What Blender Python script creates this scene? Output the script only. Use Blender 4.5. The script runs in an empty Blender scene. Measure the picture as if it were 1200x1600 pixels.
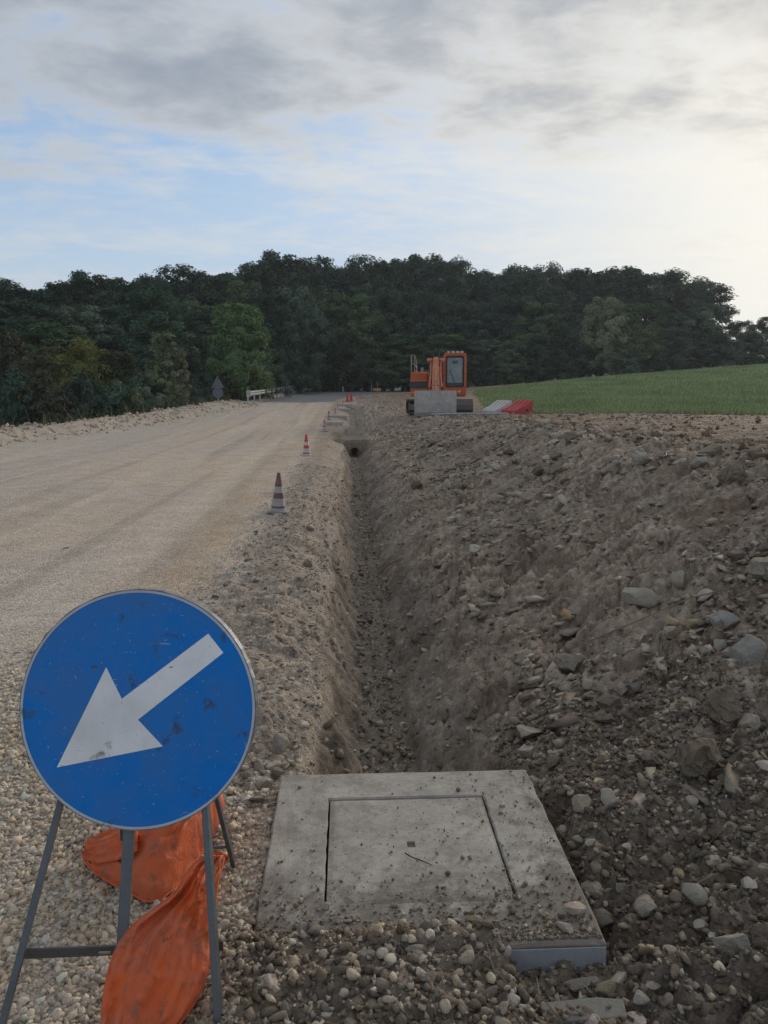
import bpy, bmesh, math, random
import numpy as np
from mathutils import Vector, Matrix, Euler

R = math.radians
scene = bpy.context.scene
col = scene.collection
rng = np.random.default_rng(7)
random.seed(7)

# ---------------------------------------------------------------- camera
PITCH, YAW, EYE = R(9.04), R(2.67), 1.5
cam_d = bpy.data.cameras.new('camera')
cam = bpy.data.objects.new('camera', cam_d); col.objects.link(cam)
cam.location = (0, 0, EYE)
cam.rotation_euler = (R(90) - PITCH, 0, -YAW)
cam_d.sensor_fit = 'VERTICAL'; cam_d.sensor_height = 32; cam_d.lens = 24
cam_d.clip_start = 0.05; cam_d.clip_end = 3000
scene.camera = cam

# ---------------------------------------------------------------- light
SUN_AZ, SUN_EL = R(36.5), R(12.5)          # azimuth clockwise from +Y
sun_dir = Vector((math.sin(SUN_AZ) * math.cos(SUN_EL), math.cos(SUN_AZ) * math.cos(SUN_EL), math.sin(SUN_EL)))
sl = bpy.data.lights.new('sun', 'SUN'); sl.energy = 1.0; sl.angle = R(26); sl.color = (1.0, 0.92, 0.80)
so = bpy.data.objects.new('sun', sl); col.objects.link(so)
so.rotation_euler = (-sun_dir).to_track_quat('-Z', 'Y').to_euler()
so.location = (20, 40, 30)

scene.view_settings.view_transform = 'Standard'
scene.view_settings.look = 'None'
scene.view_settings.gamma = 1
scene.view_settings.exposure = 0.92
scene.cycles.use_denoising = True
scene.cycles.max_bounces = 6
scene.cycles.diffuse_bounces = 3
scene.cycles.transparent_max_bounces = 8
scene.cycles.volume_bounces = 0


class NT:
    """small helper to write node trees"""
    def __init__(self, tree):
        self.t = tree; self.t.nodes.clear()
    def n(self, kind, **kw):
        nd = self.t.nodes.new(kind)
        for k, v in kw.items(): setattr(nd, k, v)
        return nd
    def put(self, sock, v):
        if v is None: return
        if isinstance(v, bpy.types.NodeSocket): self.t.links.new(v, sock)
        else:
            try: sock.default_value = v
            except Exception: sock.default_value = (*v, 1.0)
    def math(self, op, a, b=None, c=None, clamp=False):
        m = self.n('ShaderNodeMath', operation=op, use_clamp=clamp)
        for i, v in enumerate((a, b, c)):
            if v is not None: self.put(m.inputs[i], v)
        return m.outputs[0]
    def vmath(self, op, a, b=None, out=0):
        m = self.n('ShaderNodeVectorMath', operation=op)
        self.put(m.inputs[0], a)
        if b is not None: self.put(m.inputs[3] if op == 'SCALE' else m.inputs[1], b)
        return m.outputs[out]
    def mix(self, f, a, b, blend='MIX'):
        m = self.n('ShaderNodeMix', data_type='RGBA', blend_type=blend)
        self.put(m.inputs[0], f); self.put(m.inputs[6], a); self.put(m.inputs[7], b)
        return m.outputs[2]
    def noise(self, vec, scale, detail=4, rough=.55, dist=0, out=0):
        m = self.n('ShaderNodeTexNoise')
        self.put(m.inputs['Vector'], vec); m.inputs['Scale'].default_value = scale
        m.inputs['Detail'].default_value = detail; m.inputs['Roughness'].default_value = rough
        m.inputs['Distortion'].default_value = dist
        return m.outputs[out]
    def voro(self, vec, scale, feature='F1', out='Distance', rnd=1):
        m = self.n('ShaderNodeTexVoronoi', feature=feature)
        self.put(m.inputs['Vector'], vec); m.inputs['Scale'].default_value = scale
        m.inputs['Randomness'].default_value = rnd
        return m.outputs[out]
    def sstep(self, x, a, b, lo=0., hi=1.):
        m = self.n('ShaderNodeMapRange', interpolation_type='SMOOTHSTEP')
        self.put(m.inputs[0], x); m.inputs[1].default_value = a; m.inputs[2].default_value = b
        m.inputs[3].default_value = lo; m.inputs[4].default_value = hi
        return m.outputs[0]
    def lin(self, x, a, b, lo=0., hi=1., clamp=True):
        m = self.n('ShaderNodeMapRange', clamp=clamp)
        self.put(m.inputs[0], x); m.inputs[1].default_value = a; m.inputs[2].default_value = b
        m.inputs[3].default_value = lo; m.inputs[4].default_value = hi
        return m.outputs[0]
    def bump(self, h, strength=.5, dist=.01, normal=None):
        m = self.n('ShaderNodeBump'); m.inputs['Strength'].default_value = strength
        m.inputs['Distance'].default_value = dist; self.put(m.inputs['Height'], h)
        if normal is not None: self.put(m.inputs['Normal'], normal)
        return m.outputs[0]
    def hsv(self, c, h=.5, s=1., v=1.):
        m = self.n('ShaderNodeHueSaturation')
        self.put(m.inputs['Hue'], h); self.put(m.inputs['Saturation'], s); self.put(m.inputs['Value'], v)
        self.put(m.inputs['Color'], c); return m.outputs[0]


# ---------------------------------------------------------------- sky: clear air plus a broken deck of evening cloud
world = bpy.data.worlds.new('World'); scene.world = world; world.use_nodes = True
w = NT(world.node_tree)
tc = w.n('ShaderNodeTexCoord')
sky = w.n('ShaderNodeTexSky', sky_type='NISHITA')
sky.sun_disc = False; sky.sun_elevation = SUN_EL; sky.sun_rotation = SUN_AZ
sky.altitude = 300; sky.air_density = 1.0; sky.dust_density = 1.2; sky.ozone_density = 2.0
D = w.vmath('NORMALIZE', tc.outputs['Generated'])
sep = w.n('ShaderNodeSeparateXYZ'); w.put(sep.inputs[0], D)
dz = w.math('MAXIMUM', sep.outputs[2], 0.0)
den = w.math('ADD', dz, 0.10)
px = w.math('DIVIDE', sep.outputs[0], den); py = w.math('DIVIDE', sep.outputs[1], den)
cmb = w.n('ShaderNodeCombineXYZ'); w.put(cmb.inputs[0], px); w.put(cmb.inputs[1], py); cmb.inputs[2].default_value = 3.7
P = cmb.outputs[0]
def cmap(sc, rot, loc):
    m_ = w.n('ShaderNodeMapping'); w.put(m_.inputs[0], P); m_.inputs['Scale'].default_value = (*sc, 1); m_.inputs['Rotation'].default_value = (0, 0, R(rot)); m_.inputs['Location'].default_value = (*loc, 0)
    return m_.outputs[0]
big = w.noise(cmap((.8, 1.0), -20, (2.1, .4)), .8, 3, .5, .3)              # where the deck lies
med = w.noise(cmap((1.0, 1.1), -20, (7.1, 3.4)), 1.9, 5, .54, .35)          # billows
fin = w.noise(cmap((1.0, 1.2), -25, (1.7, 8.4)), 6.5, 7, .62, .3)           # ragged texture
streak = w.noise(cmap((.6, 1.2), 32, (5.3, 2.2)), 1.3, 8, .62, .8)         # high thin wisps
sd = w.vmath('DOT_PRODUCT', D, tuple(sun_dir), out=1)
ang = w.math('ARCCOSINE', w.math('MINIMUM', sd, 1.0))
near = w.sstep(ang, R(62), R(6))                                            # 1 towards the sun
glow = w.math('POWER', w.sstep(ang, R(55), R(0)), 1.4)
core = w.math('POWER', w.sstep(ang, R(9), R(0)), 2.2)
halo = w.math('POWER', w.sstep(ang, R(34), R(2)), 1.4)
cov = w.math('ADD', w.math('MULTIPLY', w.math('SUBTRACT', big, .5), 1.0), w.sstep(dz, .19, .36, -.20, .38))
cov = w.math('ADD', cov, w.math('MULTIPLY', w.math('SUBTRACT', med, .5), 1.0))
cov = w.math('ADD', cov, w.math('MULTIPLY', w.math('SUBTRACT', fin, .5), .62))
deck = w.sstep(cov, -.06, .30)
thick = w.sstep(cov, .10, .62)
cirrus = w.sstep(w.math('ADD', streak, w.math('MULTIPLY', w.math('SUBTRACT', fin, .5), .5)), .38, .70)
K = .535
air = w.vmath('SCALE', sky.outputs[0], 0.088)
air = w.hsv(air, .5, .95, 1.0)
air = w.vmath('MINIMUM', air, (.32, .41, .52))
air = w.mix(w.sstep(dz, .30, .02), w.mix(.65, air, (.19, .275, .405)), (.28, .335, .39))
veil = w.mix(w.math('MULTIPLY', glow, .75), air, (.92 * K, .89 * K, .82 * K))
cir_col = w.mix(near, (.60 * K, .64 * K, .69 * K), (.89 * K, .86 * K, .79 * K))
c1 = w.mix(w.math('MULTIPLY', cirrus, .70), veil, cir_col)
c1 = w.mix(w.math('MULTIPLY', halo, .9), c1, (.535, .515, .465))
c1 = w.mix(core, c1, (22.0, 18.5, 13.5))
lit_col = w.mix(near, (.52 * K, .55 * K, .595 * K), (.84 * K, .81 * K, .75 * K))
dark_col = w.mix(near, (.30 * K, .34 * K, .40 * K), (.40 * K, .42 * K, .45 * K))
deck_col = w.mix(thick, lit_col, dark_col)
c2 = w.mix(w.math('MULTIPLY', deck, .90), c1, deck_col)
c3 = c2
bg = w.n('ShaderNodeBackground'); w.put(bg.inputs[0], c3); bg.inputs[1].default_value = 1.0
wo = w.n('ShaderNodeOutputWorld'); w.t.links.new(bg.outputs[0], wo.inputs[0])

# ---------------------------------------------------------------- helpers: camera geometry (to read real positions off the picture)
FW = np.array([math.sin(YAW) * math.cos(PITCH), math.cos(YAW) * math.cos(PITCH), -math.sin(PITCH)])
RT = np.array([math.cos(YAW), -math.sin(YAW), 0]); UP = np.cross(RT, FW)
EYEV = np.array([0, 0, EYE])
def ray(x, y): return FW + RT * (x - 600) / 1200 - UP * (y - 800) / 1200
def at(x, y, Y):
    d = ray(x, y); return EYEV + d * (Y / d[1])
def onz(x, y, z):
    d = ray(x, y); return EYEV + d * ((z - EYE) / d[2])

# ---------------------------------------------------------------- helpers: numpy noise
_perm = np.random.default_rng(11).permutation(512).astype(np.int64)
_perm = np.concatenate([_perm, _perm, _perm])
def hash2(ix, iy, k=0): return _perm[(_perm[(ix + 37 * k) & 511] + iy) & 511]
_ga = np.arange(512) * 2 * np.pi / 512 * 37
_gx, _gy = np.cos(_ga), np.sin(_ga)
def perlin(x, y, k=0):
    x0 = np.floor(x).astype(np.int64); y0 = np.floor(y).astype(np.int64)
    fx, fy = x - x0, y - y0
    u = fx * fx * fx * (fx * (fx * 6 - 15) + 10); v = fy * fy * fy * (fy * (fy * 6 - 15) + 10)
    def g(dx, dy):
        h = hash2(x0 + dx, y0 + dy, k); return _gx[h] * (fx - dx) + _gy[h] * (fy - dy)
    a = g(0, 0); b = g(1, 0); c = g(0, 1); d = g(1, 1)
    return (a + u * (b - a)) * (1 - v) + (c + u * (d - c)) * v
def fbm(x, y, oct=4, k=0, gain=.5):
    s = 0; a = 1.0
    for i in range(oct):
        s = s + a * perlin(x * 2 ** i, y * 2 ** i, k + i); a *= gain
    return s
def worley(x, y, k=0):
    """distance to nearest cell point and a random number of that cell"""
    x0 = np.floor(x).astype(np.int64); y0 = np.floor(y).astype(np.int64)
    best = np.full(x.shape, 9.0); idv = np.zeros(x.shape)
    for dx in (-1, 0, 1):
        for dy in (-1, 0, 1):
            h = hash2(x0 + dx, y0 + dy, k); h2 = _perm[(h + 91) & 511]; h3 = _perm[(h + 177) & 511]
            d = np.hypot(x0 + dx + h / 512. - x, y0 + dy + h2 / 512. - y)
            m = d < best; best = np.where(m, d, best); idv = np.where(m, h3 / 512., idv)
    return best, idv
def plates(x, y, k=0, tilt=1.0):
    """broken plates: every cell a facet of its own height and slope"""
    x0 = np.floor(x).astype(np.int64); y0 = np.floor(y).astype(np.int64)
    best = np.full(x.shape, 9.0); sec = np.full(x.shape, 9.0); hh = np.zeros(x.shape); idv = np.zeros(x.shape)
    for dx in (-1, 0, 1):
        for dy in (-1, 0, 1):
            h = hash2(x0 + dx, y0 + dy, k); h2 = _perm[(h + 91) & 511]; h3 = _perm[(h + 177) & 511]; h4 = _perm[(h + 251) & 511]; h5 = _perm[(h + 333) & 511]
            ox, oy = x - (x0 + dx + h / 512.), y - (y0 + dy + h2 / 512.)
            d = np.hypot(ox, oy); v = h3 / 512. + tilt * (ox * (h4 / 256. - 1) + oy * (h5 / 256. - 1))
            m = d < best; sec = np.where(m, best, np.minimum(sec, d)); best = np.where(m, d, best); hh = np.where(m, v, hh); idv = np.where(m, _perm[(h + 405) & 511] / 512., idv)
    crack = np.clip((sec - best) / .16, 0, 1)
    return hh, crack, idv
def sst(x, a, b):
    t = np.clip((x - a) / (b - a), 0, 1); return t * t * (3 - 2 * t)

# ---------------------------------------------------------------- the lie of the land
SX0, SX1, SY0, SY1, SZ = -.268, .685, 1.825, 2.78, .035          # manhole slab
def road_z(Y): return np.interp(Y, [-30, 0, 25, 32, 46, 60, 90, 130, 300], [0, 0, 0, .1, .6, .8, 1.25, 1.45, 4])
def crest_z(Y): return np.interp(Y, [-30, 0, 7, 14, 20, 27, 34, 46, 60, 90, 130, 300], [.9, .9, 1.0, .93, .85, .6, .42, .75, .98, 1.4, 1.7, 4.2])
def road_right(Y): return np.where(Y > 51, -1.0 + (np.clip(Y - 51, 0, 60) / 40) ** 2 * 8, -1.1)
def toe_x(Y): return np.maximum(np.interp(Y, [0, 2.4, 3.6, 5, 60], [1.0, 1.0, 1.0, 1.0, 1.0]), road_right(Y) + .6)
def crest_x(Y): return np.maximum(np.interp(Y, [0, 7, 14, 34, 50], [3.7, 3.9, 3.7, 2.9, 2.7]), toe_x(Y) + 2.6)
def berm_x(Y): return np.interp(Y, [-30, 0, 22, 45, 90, 130], [-10.6, -10.6, -10.4, -6.5, -6.3, -5.0])
def field_edge(X): return np.interp(X, [4, 7.5, 9, 12, 16, 40], [37, 35, 29, 21.5, 19, 18.5])
def ditch_on(Y):
    return sst(Y, 2.70, 2.76) * (1 - .92 * sst(Y, 23.6, 23.9) * (1 - sst(Y, 26.0, 27.0))) * (1 - .45 * sst(Y, 26, 30)) * (1 - sst(Y, 44, 50))
def ditch_xs(Y):
    n = fbm(Y * .55, Y * 0 + 3.3, 3, 5)
    n2 = fbm(Y * .8, Y * 0 + 8.1, 3, 9)
    xl = -.16 + .15 * n; b0 = .07 + .05 * n2; b1 = .35 + .05 * n2; xr = toe_x(Y) + .06 * n
    return xl, b0, b1, np.maximum(xr, b1 + .12)
def shale(X, Y):
    """three sizes of broken plates, drawn out along the pull of the bucket"""
    wq = .30 * fbm(X * 3, Y * 3, 3, 52)
    along = (X * .64 + Y * .77) + wq; across = (X * .77 - Y * .64) + wq
    return plates(along * 3.4, across * 6.5, 31, .9), plates(along * 8.5 + 3, across * 14, 32, .9), plates(X * 24, Y * 22, 33, .8)
def land(X, Y, detail=True):
    X = np.asarray(X, float); Y = np.asarray(Y, float)
    xl, b0, b1, xr = ditch_xs(Y)
    don = ditch_on(Y)
    xc = crest_x(Y)
    if detail:
        wob = .075 * fbm(X * 2.3, Y * 2.3, 3, 21) + .025 * fbm(X * 7, Y * 5, 4, 24)
    else: wob = 0
    z = road_z(Y)
    z = z - .13 * sst(X + .12 * fbm(X * 1.5, Y * 1.2, 3, 27), -.62, xl + .02) * don
    dep = .40 * don
    tw_ = np.clip((X + wob - xl + .04) / (b0 - xl + .04), 0, 1)
    z = z - dep * (.75 * tw_ + .25 * sst(tw_, 0, 1))
    z = z + (dep * .9 + .11 * don) * np.clip((X + wob - b1) / (xr - b1), 0, 1) ** .72
    t = np.clip((X - xr) / (xc - xr), 0, 1)
    prof = t * .35 + .65 * sst(t, 0, 1)
    bank = (crest_z(Y) - road_z(Y)) * prof
    nearw = sst(Y, 1.2, 3.6)
    z = z + bank * (.45 + .55 * nearw)
    fs = .075 * sst(Y, 15, 80)
    z = z + fs * np.clip(X - xc, 0, 60)
    # roll-over hollow by the crest
    z = z - .06 * np.exp(-((X - xc - .6) / .8) ** 2) * (Y < 30)
    bx = berm_x(Y)
    bermh = .36 * (1 - .75 * sst(Y, 43, 49))
    z = z + bermh * np.exp(-((X - bx) / .55) ** 2)
    z = z - 2.0 * sst(bx - .5 - X, 0, 5) * (1 - sst(Y, 40, 62))
    # gentle camber and wheel tracks of the road
    roadm = sst(X, bx + .6, bx + 1.6) * (1 - sst(X, -1.5, -1.0))
    z = z + roadm * (.02 * np.cos((X + 5) * 1.7) + .015 * fbm(X * .8, Y * .25, 2, 31))
    # ground round the manhole
    ins = sst(X, SX0 - .01, SX0 + .02) * (1 - sst(X, SX1 - .02, SX1 + .03)) * sst(Y, SY0 + .02, SY0 + .16 + .05) * (1 - sst(Y, SY1 - .06, SY1 + .0))
    frontl = (1 - sst(Y + .05 * fbm(X * 5, Y * 3, 3, 41), SY0 + .03, SY0 + .24)) * sst(Y, .6, 1.5)
    over = frontl * (1 - sst(X, .36, .46)) * sst(X, -.6, -.2)
    z = z + over * .062
    hole = sst(X, .38, .46) * (1 - sst(X, SX1 + .0, SX1 + .12)) * sst(Y, 1.62, 1.74) * (1 - sst(Y, SY0, SY0 + .1))
    z = z - .035 * hole
    gap = sst(X, SX1 - .05, SX1 + .005) * (1 - sst(X, SX1 + .03, SX1 + .12)) * sst(Y, 1.8, 1.95) * (1 - sst(Y, 2.75, 2.9))
    z = z - .09 * gap
    if detail:
        bankm = sst(X, xr - .5, xr - .15) * (1 - sst(X, xc + .2, xc + 1.5)) * (1 - sst(Y, 60, 80))
        topm = sst(X, xc, xc + 1) * (1 - sst(Y, 20, 50) * .6)
        shm = sst(X, -1.5, -.8) * (1 - sst(X, xl - .02, xl + .02)) * (1 - sst(Y, 40, 50))
        inside = sst(X, xl, xl + .03) * (1 - sst(X, xr - .35, xr - .1)) * don
        front = 1 - sst(Y, 1.9, 2.6)
        # lumps of clay and shale: rounded cells at three sizes
        f1, r1 = worley(X * 3.2 + .25 * fbm(X * 4, Y * 4, 2, 61), Y * 3.2, 1)
        f2, r2 = worley(X * 8.5 + .2 * fbm(X * 11, Y * 11, 2, 62), Y * 7.0, 2)
        f3, r3 = worley(X * 21, Y * 19, 3)
        cl1 = np.sqrt(np.clip(.55 - f1 ** 2, 0, 1)) * (r1 > .55) * r1
        cl2 = np.sqrt(np.clip(.5 - f2 ** 2, 0, 1)) * r2
        cl3 = np.sqrt(np.clip(.5 - f3 ** 2, 0, 1)) * r3
        rough = sst(fbm(X * .9, Y * .6, 3, 44), -.25, .35)
        rough = rough * (.55 + .45 * (1 - sst(Y, 5, 9))) + .15
        lum = .075 * cl1 * rough + .055 * cl2 * (.35 + rough) * (1 - .7 * sst(Y, 10, 16)) + .022 * cl3 * (1 - sst(Y, 4, 6))
        # drag marks of the bucket, running up and away across the face
        q = (X * 1.2 - Y) * 1.7; s2 = X + Y * .8
        drag = 1.2 * fbm(q * 2.6, s2 * .5, 4, 51) - .9 * np.abs(fbm(q * 1.3 + 5, s2 * .35, 3, 53)) + .2
        (p1, k1, _), (p2, k2, _), (p3, k3, _) = shale(X, Y)
        sh1 = sst(fbm(X * .8 + 7, Y * .55, 3, 46), -.2, .25)
        plate = .060 * (p1 - .5) * (.25 + .75 * sh1) - .028 * (1 - k1) * sh1 + (.026 * (p2 - .5) - .018 * (1 - k2)) * (1 - sst(Y, 7, 11)) + .010 * (p3 - .5) * (1 - sst(Y, 3.5, 5))
        lum_b = .55 * lum + plate + .065 * drag * sst(Y, 2.8, 5) + .06 * fbm(X * 1.4, Y * 1.1, 4, 71) + .02 * fbm(X * 6, Y * 6, 3, 72)
        z = z + bankm * lum_b
        z = z + shm * (.2 * lum + .6 * plate + .03 * fbm(X * 3, Y * 2.4, 4, 73)) * sst(Y, 2.0, 3.2)
        z = z + inside * (.4 * lum + .75 * plate + .06 * fbm(X * 7, Y * 4.0, 4, 75))
        z = z + topm * (.055 * fbm(X * 1.3, Y * 1.6, 5, 77) + .03 * cl2 * (Y < 30) + .03 * np.abs(fbm(X * .6, Y * 1.1, 3, 78)))
        z = z + front * (.22 * lum + .35 * plate + .02 * fbm(X * 5, Y * 5, 3, 79)) * sst(X, -.5, -.2)
        z = z + np.exp(-((X - bx) / .8) ** 2) * (.14 * fbm(X * 1.6, Y * 1.2, 4, 81) + .06 * cl1 + .04 * cl2) * (1 - sst(Y, 45, 50))
        gl = (1 - sst(X, -.75, -.4)) * (1 - sst(Y, 4, 7))
        z = z + gl * (.012 * fbm(X * 4, Y * 4, 3, 83))
        z = z + roadm * .006 * fbm(X * 6, Y * 6, 2, 85)
        z = z + (X > xc + 1) * .03 * fbm(X * .7, Y * .7, 3, 87)
    z = z * (1 - ins) + ins * (-.10)
    return z
def hit(x, y, detail=True):
    d = ray(x, y)
    Ys = np.concatenate([np.linspace(.9, 8, 1400), np.linspace(8, 60, 1600), np.linspace(60, 140, 800)])
    t = Ys / d[1]
    P_ = EYEV[None, :] + d[None, :] * t[:, None]
    below = P_[:, 2] < land(P_[:, 0], P_[:, 1], detail)
    i = int(np.argmax(below)) if below.any() else len(Ys) - 1
    return P_[i]

# ---------------------------------------------------------------- helpers: objects
def tag(o, label=None, cat=None, group=None, kind=None):
    if label: o['label'] = label
    if cat: o['category'] = cat
    if group: o['group'] = group
    if kind: o['kind'] = kind
    return o
def link(o, parent=None):
    col.objects.link(o)
    if parent is not None: o.parent = parent
    return o
def empty(name, loc=(0, 0, 0), rz=0, **kw):
    o = bpy.data.objects.new(name, None); o.empty_display_size = .1
    o.location = loc; o.rotation_euler = (0, 0, rz); col.objects.link(o)
    return tag(o, **kw)
def mesh_np(name, v, f, mats=(), smooth=False, colors=None, cname='tint'):
    """v (n,3), f (m,k) same k for all faces"""
    v = np.ascontiguousarray(v, np.float32); f = np.ascontiguousarray(f, np.int32)
    me = bpy.data.meshes.new(name); m, k = f.shape
    me.vertices.add(len(v)); me.vertices.foreach_set('co', v.ravel())
    me.loops.add(m * k); me.loops.foreach_set('vertex_index', f.ravel())
    me.polygons.add(m); me.polygons.foreach_set('loop_start', np.arange(0, m * k, k, dtype=np.int32))
    me.update(calc_edges=True)
    if smooth: me.polygons.foreach_set('use_smooth', np.ones(m, bool))
    if colors is not None:
        a = me.color_attributes.new(cname, 'FLOAT_COLOR', 'POINT')
        c = np.ones((len(v), 4), np.float32); c[:, :3] = colors
        a.data.foreach_set('color', c.ravel())
    for mt in mats: me.materials.append(mt)
    return me
class MB:
    """collects shapes; build() links them as one mesh object"""
    def __init__(self): self.v = []; self.f = []
    def add(self, v, f):
        b = len(self.v); self.v += [tuple(p) for p in v]; self.f += [tuple(i + b for i in q) for q in f]; return self
    def box(self, x0, x1, y0, y1, z0, z1, bev=0.0, M=None):
        bm = bmesh.new(); bmesh.ops.create_cube(bm, size=1)
        for q in bm.verts: q.co = ((x0 + x1) / 2 + q.co.x * (x1 - x0), (y0 + y1) / 2 + q.co.y * (y1 - y0), (z0 + z1) / 2 + q.co.z * (z1 - z0))
        if bev: bmesh.ops.bevel(bm, geom=bm.edges[:], offset=bev, segments=2, profile=.6, affect='EDGES', clamp_overlap=True)
        if M is not None: bmesh.ops.transform(bm, matrix=M, verts=bm.verts)
        bm.verts.index_update()
        self.add([q.co[:] for q in bm.verts], [[q.index for q in fc.verts] for fc in bm.faces]); bm.free(); return self
    def prism(self, poly, d0, d1, axis='y', bev=0.0):
        """poly of (a,b) extruded along axis: y -> (a,d,b), x -> (d,a,b), z -> (a,b,d)"""
        n = len(poly)
        def pt(a, b, d): return {'y': (a, d, b), 'x': (d, a, b), 'z': (a, b, d)}[axis]
        bm = bmesh.new()
        va = [bm.verts.new(pt(a, b, d0)) for a, b in poly]; vb = [bm.verts.new(pt(a, b, d1)) for a, b in poly]
        bm.faces.new(va); bm.faces.new(vb[::-1])
        for i in range(n): bm.faces.new((va[i], vb[i], vb[(i + 1) % n], va[(i + 1) % n]))
        bmesh.ops.recalc_face_normals(bm, faces=bm.faces)
        if bev: bmesh.ops.bevel(bm, geom=bm.edges[:], offset=bev, segments=2, profile=.6, affect='EDGES', clamp_overlap=True)
        bm.verts.index_update()
        self.add([q.co[:] for q in bm.verts], [[q.index for q in fc.verts] for fc in bm.faces]); bm.free(); return self
    def tube(self, pts, r, n=8, cap=True):
        pts = [Vector(p) for p in pts]; rs = r if isinstance(r, (list, tuple)) else [r] * len(pts)
        v = []; f = []; prev = None
        for i, p in enumerate(pts):
            d = (pts[min(i + 1, len(pts) - 1)] - pts[max(i - 1, 0)]).normalized()
            u = d.cross(Vector((0, 0, 1)) if abs(d.z) < .95 else Vector((1, 0, 0))).normalized() if prev is None else (prev - d * prev.dot(d)).normalized()
            prev = u; w2 = d.cross(u)
            for k in range(n):
                a = 2 * math.pi * k / n; v.append(p + (u * math.cos(a) + w2 * math.sin(a)) * rs[i])
        for i in range(len(pts) - 1):
            for k in range(n): f.append((i * n + k, i * n + (k + 1) % n, (i + 1) * n + (k + 1) % n, (i + 1) * n + k))
        if cap: f.append(tuple(range(n))[::-1]); f.append(tuple((len(pts) - 1) * n + k for k in range(n)))
        return self.add(v, f)
    def bar(self, a, b, wx, wy, up=(0, 0, 1), bev=.0):
        """rectangular bar from a to b; wx across, wy along the up-ish side"""
        a, b = Vector(a), Vector(b); d = (b - a); L = d.length; d.normalize()
        x = d.cross(Vector(up)).normalized(); y = x.cross(d).normalized()
        M = Matrix(((x.x, y.x, d.x, 0), (x.y, y.y, d.y, 0), (x.z, y.z, d.z, 0), (0, 0, 0, 1)))
        return self.box(-wx / 2, wx / 2, -wy / 2, wy / 2, 0, L, bev, Matrix.Translation(a) @ M)
    def lathe(self, prof, n=24, M=None):
        v = []; f = []
        for r, z in prof:
            for k in range(n):
                a = 2 * math.pi * k / n; v.append((r * math.cos(a), r * math.sin(a), z))
        m = len(prof)
        for i in range(m - 1):
            for k in range(n): f.append((i * n + k, i * n + (k + 1) % n, (i + 1) * n + (k + 1) % n, (i + 1) * n + k))
        f.append(tuple(range(n))[::-1]); f.append(tuple((m - 1) * n + k for k in range(n)))
        if M is not None: v = [M @ Vector(p) for p in v]
        return self.add(v, f)
    def build(self, name, mat, parent=None, smooth=False, loc=None, **kw):
        me = bpy.data.meshes.new(name); me.from_pydata(self.v, [], self.f); me.update()
        if smooth:
            me.polygons.foreach_set('use_smooth', np.ones(len(me.polygons), bool))
            try: me.set_sharp_from_angle(angle=R(38))
            except Exception: pass
        if mat: me.materials.append(mat)
        o = bpy.data.objects.new(name, me); link(o, parent)
        if loc is not None: o.location = loc
        return tag(o, **kw)

# ---------------------------------------------------------------- materials
def new_mat(name):
    m = bpy.data.materials.new(name); m.use_nodes = True
    t = NT(m.node_tree)
    out = t.n('ShaderNodeOutputMaterial'); b = t.n('ShaderNodeBsdfPrincipled')
    t.t.links.new(b.outputs[0], out.inputs[0])
    t.b = b; t.out = out
    t.co = t.n('ShaderNodeTexCoord').outputs['Object']
    t.geo = t.n('ShaderNodeNewGeometry').outputs['Position']
    return m, t
def plain(name, c, rough=.6, metal=0., var=.25, scale=8., bump=.0, bscale=60., dirt=None, dirt_amt=.5, dscale=5., spec=.5):
    m, t = new_mat(name)
    n = t.noise(t.co, scale, 6, .6)
    cc = t.hsv((*c, 1), .5, 1, t.lin(n, .25, .75, 1 - var, 1 + var))
    if dirt is not None:
        d = t.sstep(t.noise(t.co, dscale, 8, .68), .5, .72)
        cc = t.mix(t.math('MULTIPLY', d, dirt_amt), cc, (*dirt, 1))
    t.put(t.b.inputs['Base Color'], cc); t.put(t.b.inputs['Roughness'], t.lin(n, .2, .8, max(0, rough - .1), min(1, rough + .1)))
    t.b.inputs['Metallic'].default_value = metal; t.b.inputs['Specular IOR Level'].default_value = spec
    if bump: t.put(t.b.inputs['Normal'], t.bump(t.noise(t.co, bscale, 5, .6), bump, .01))
    return m

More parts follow.
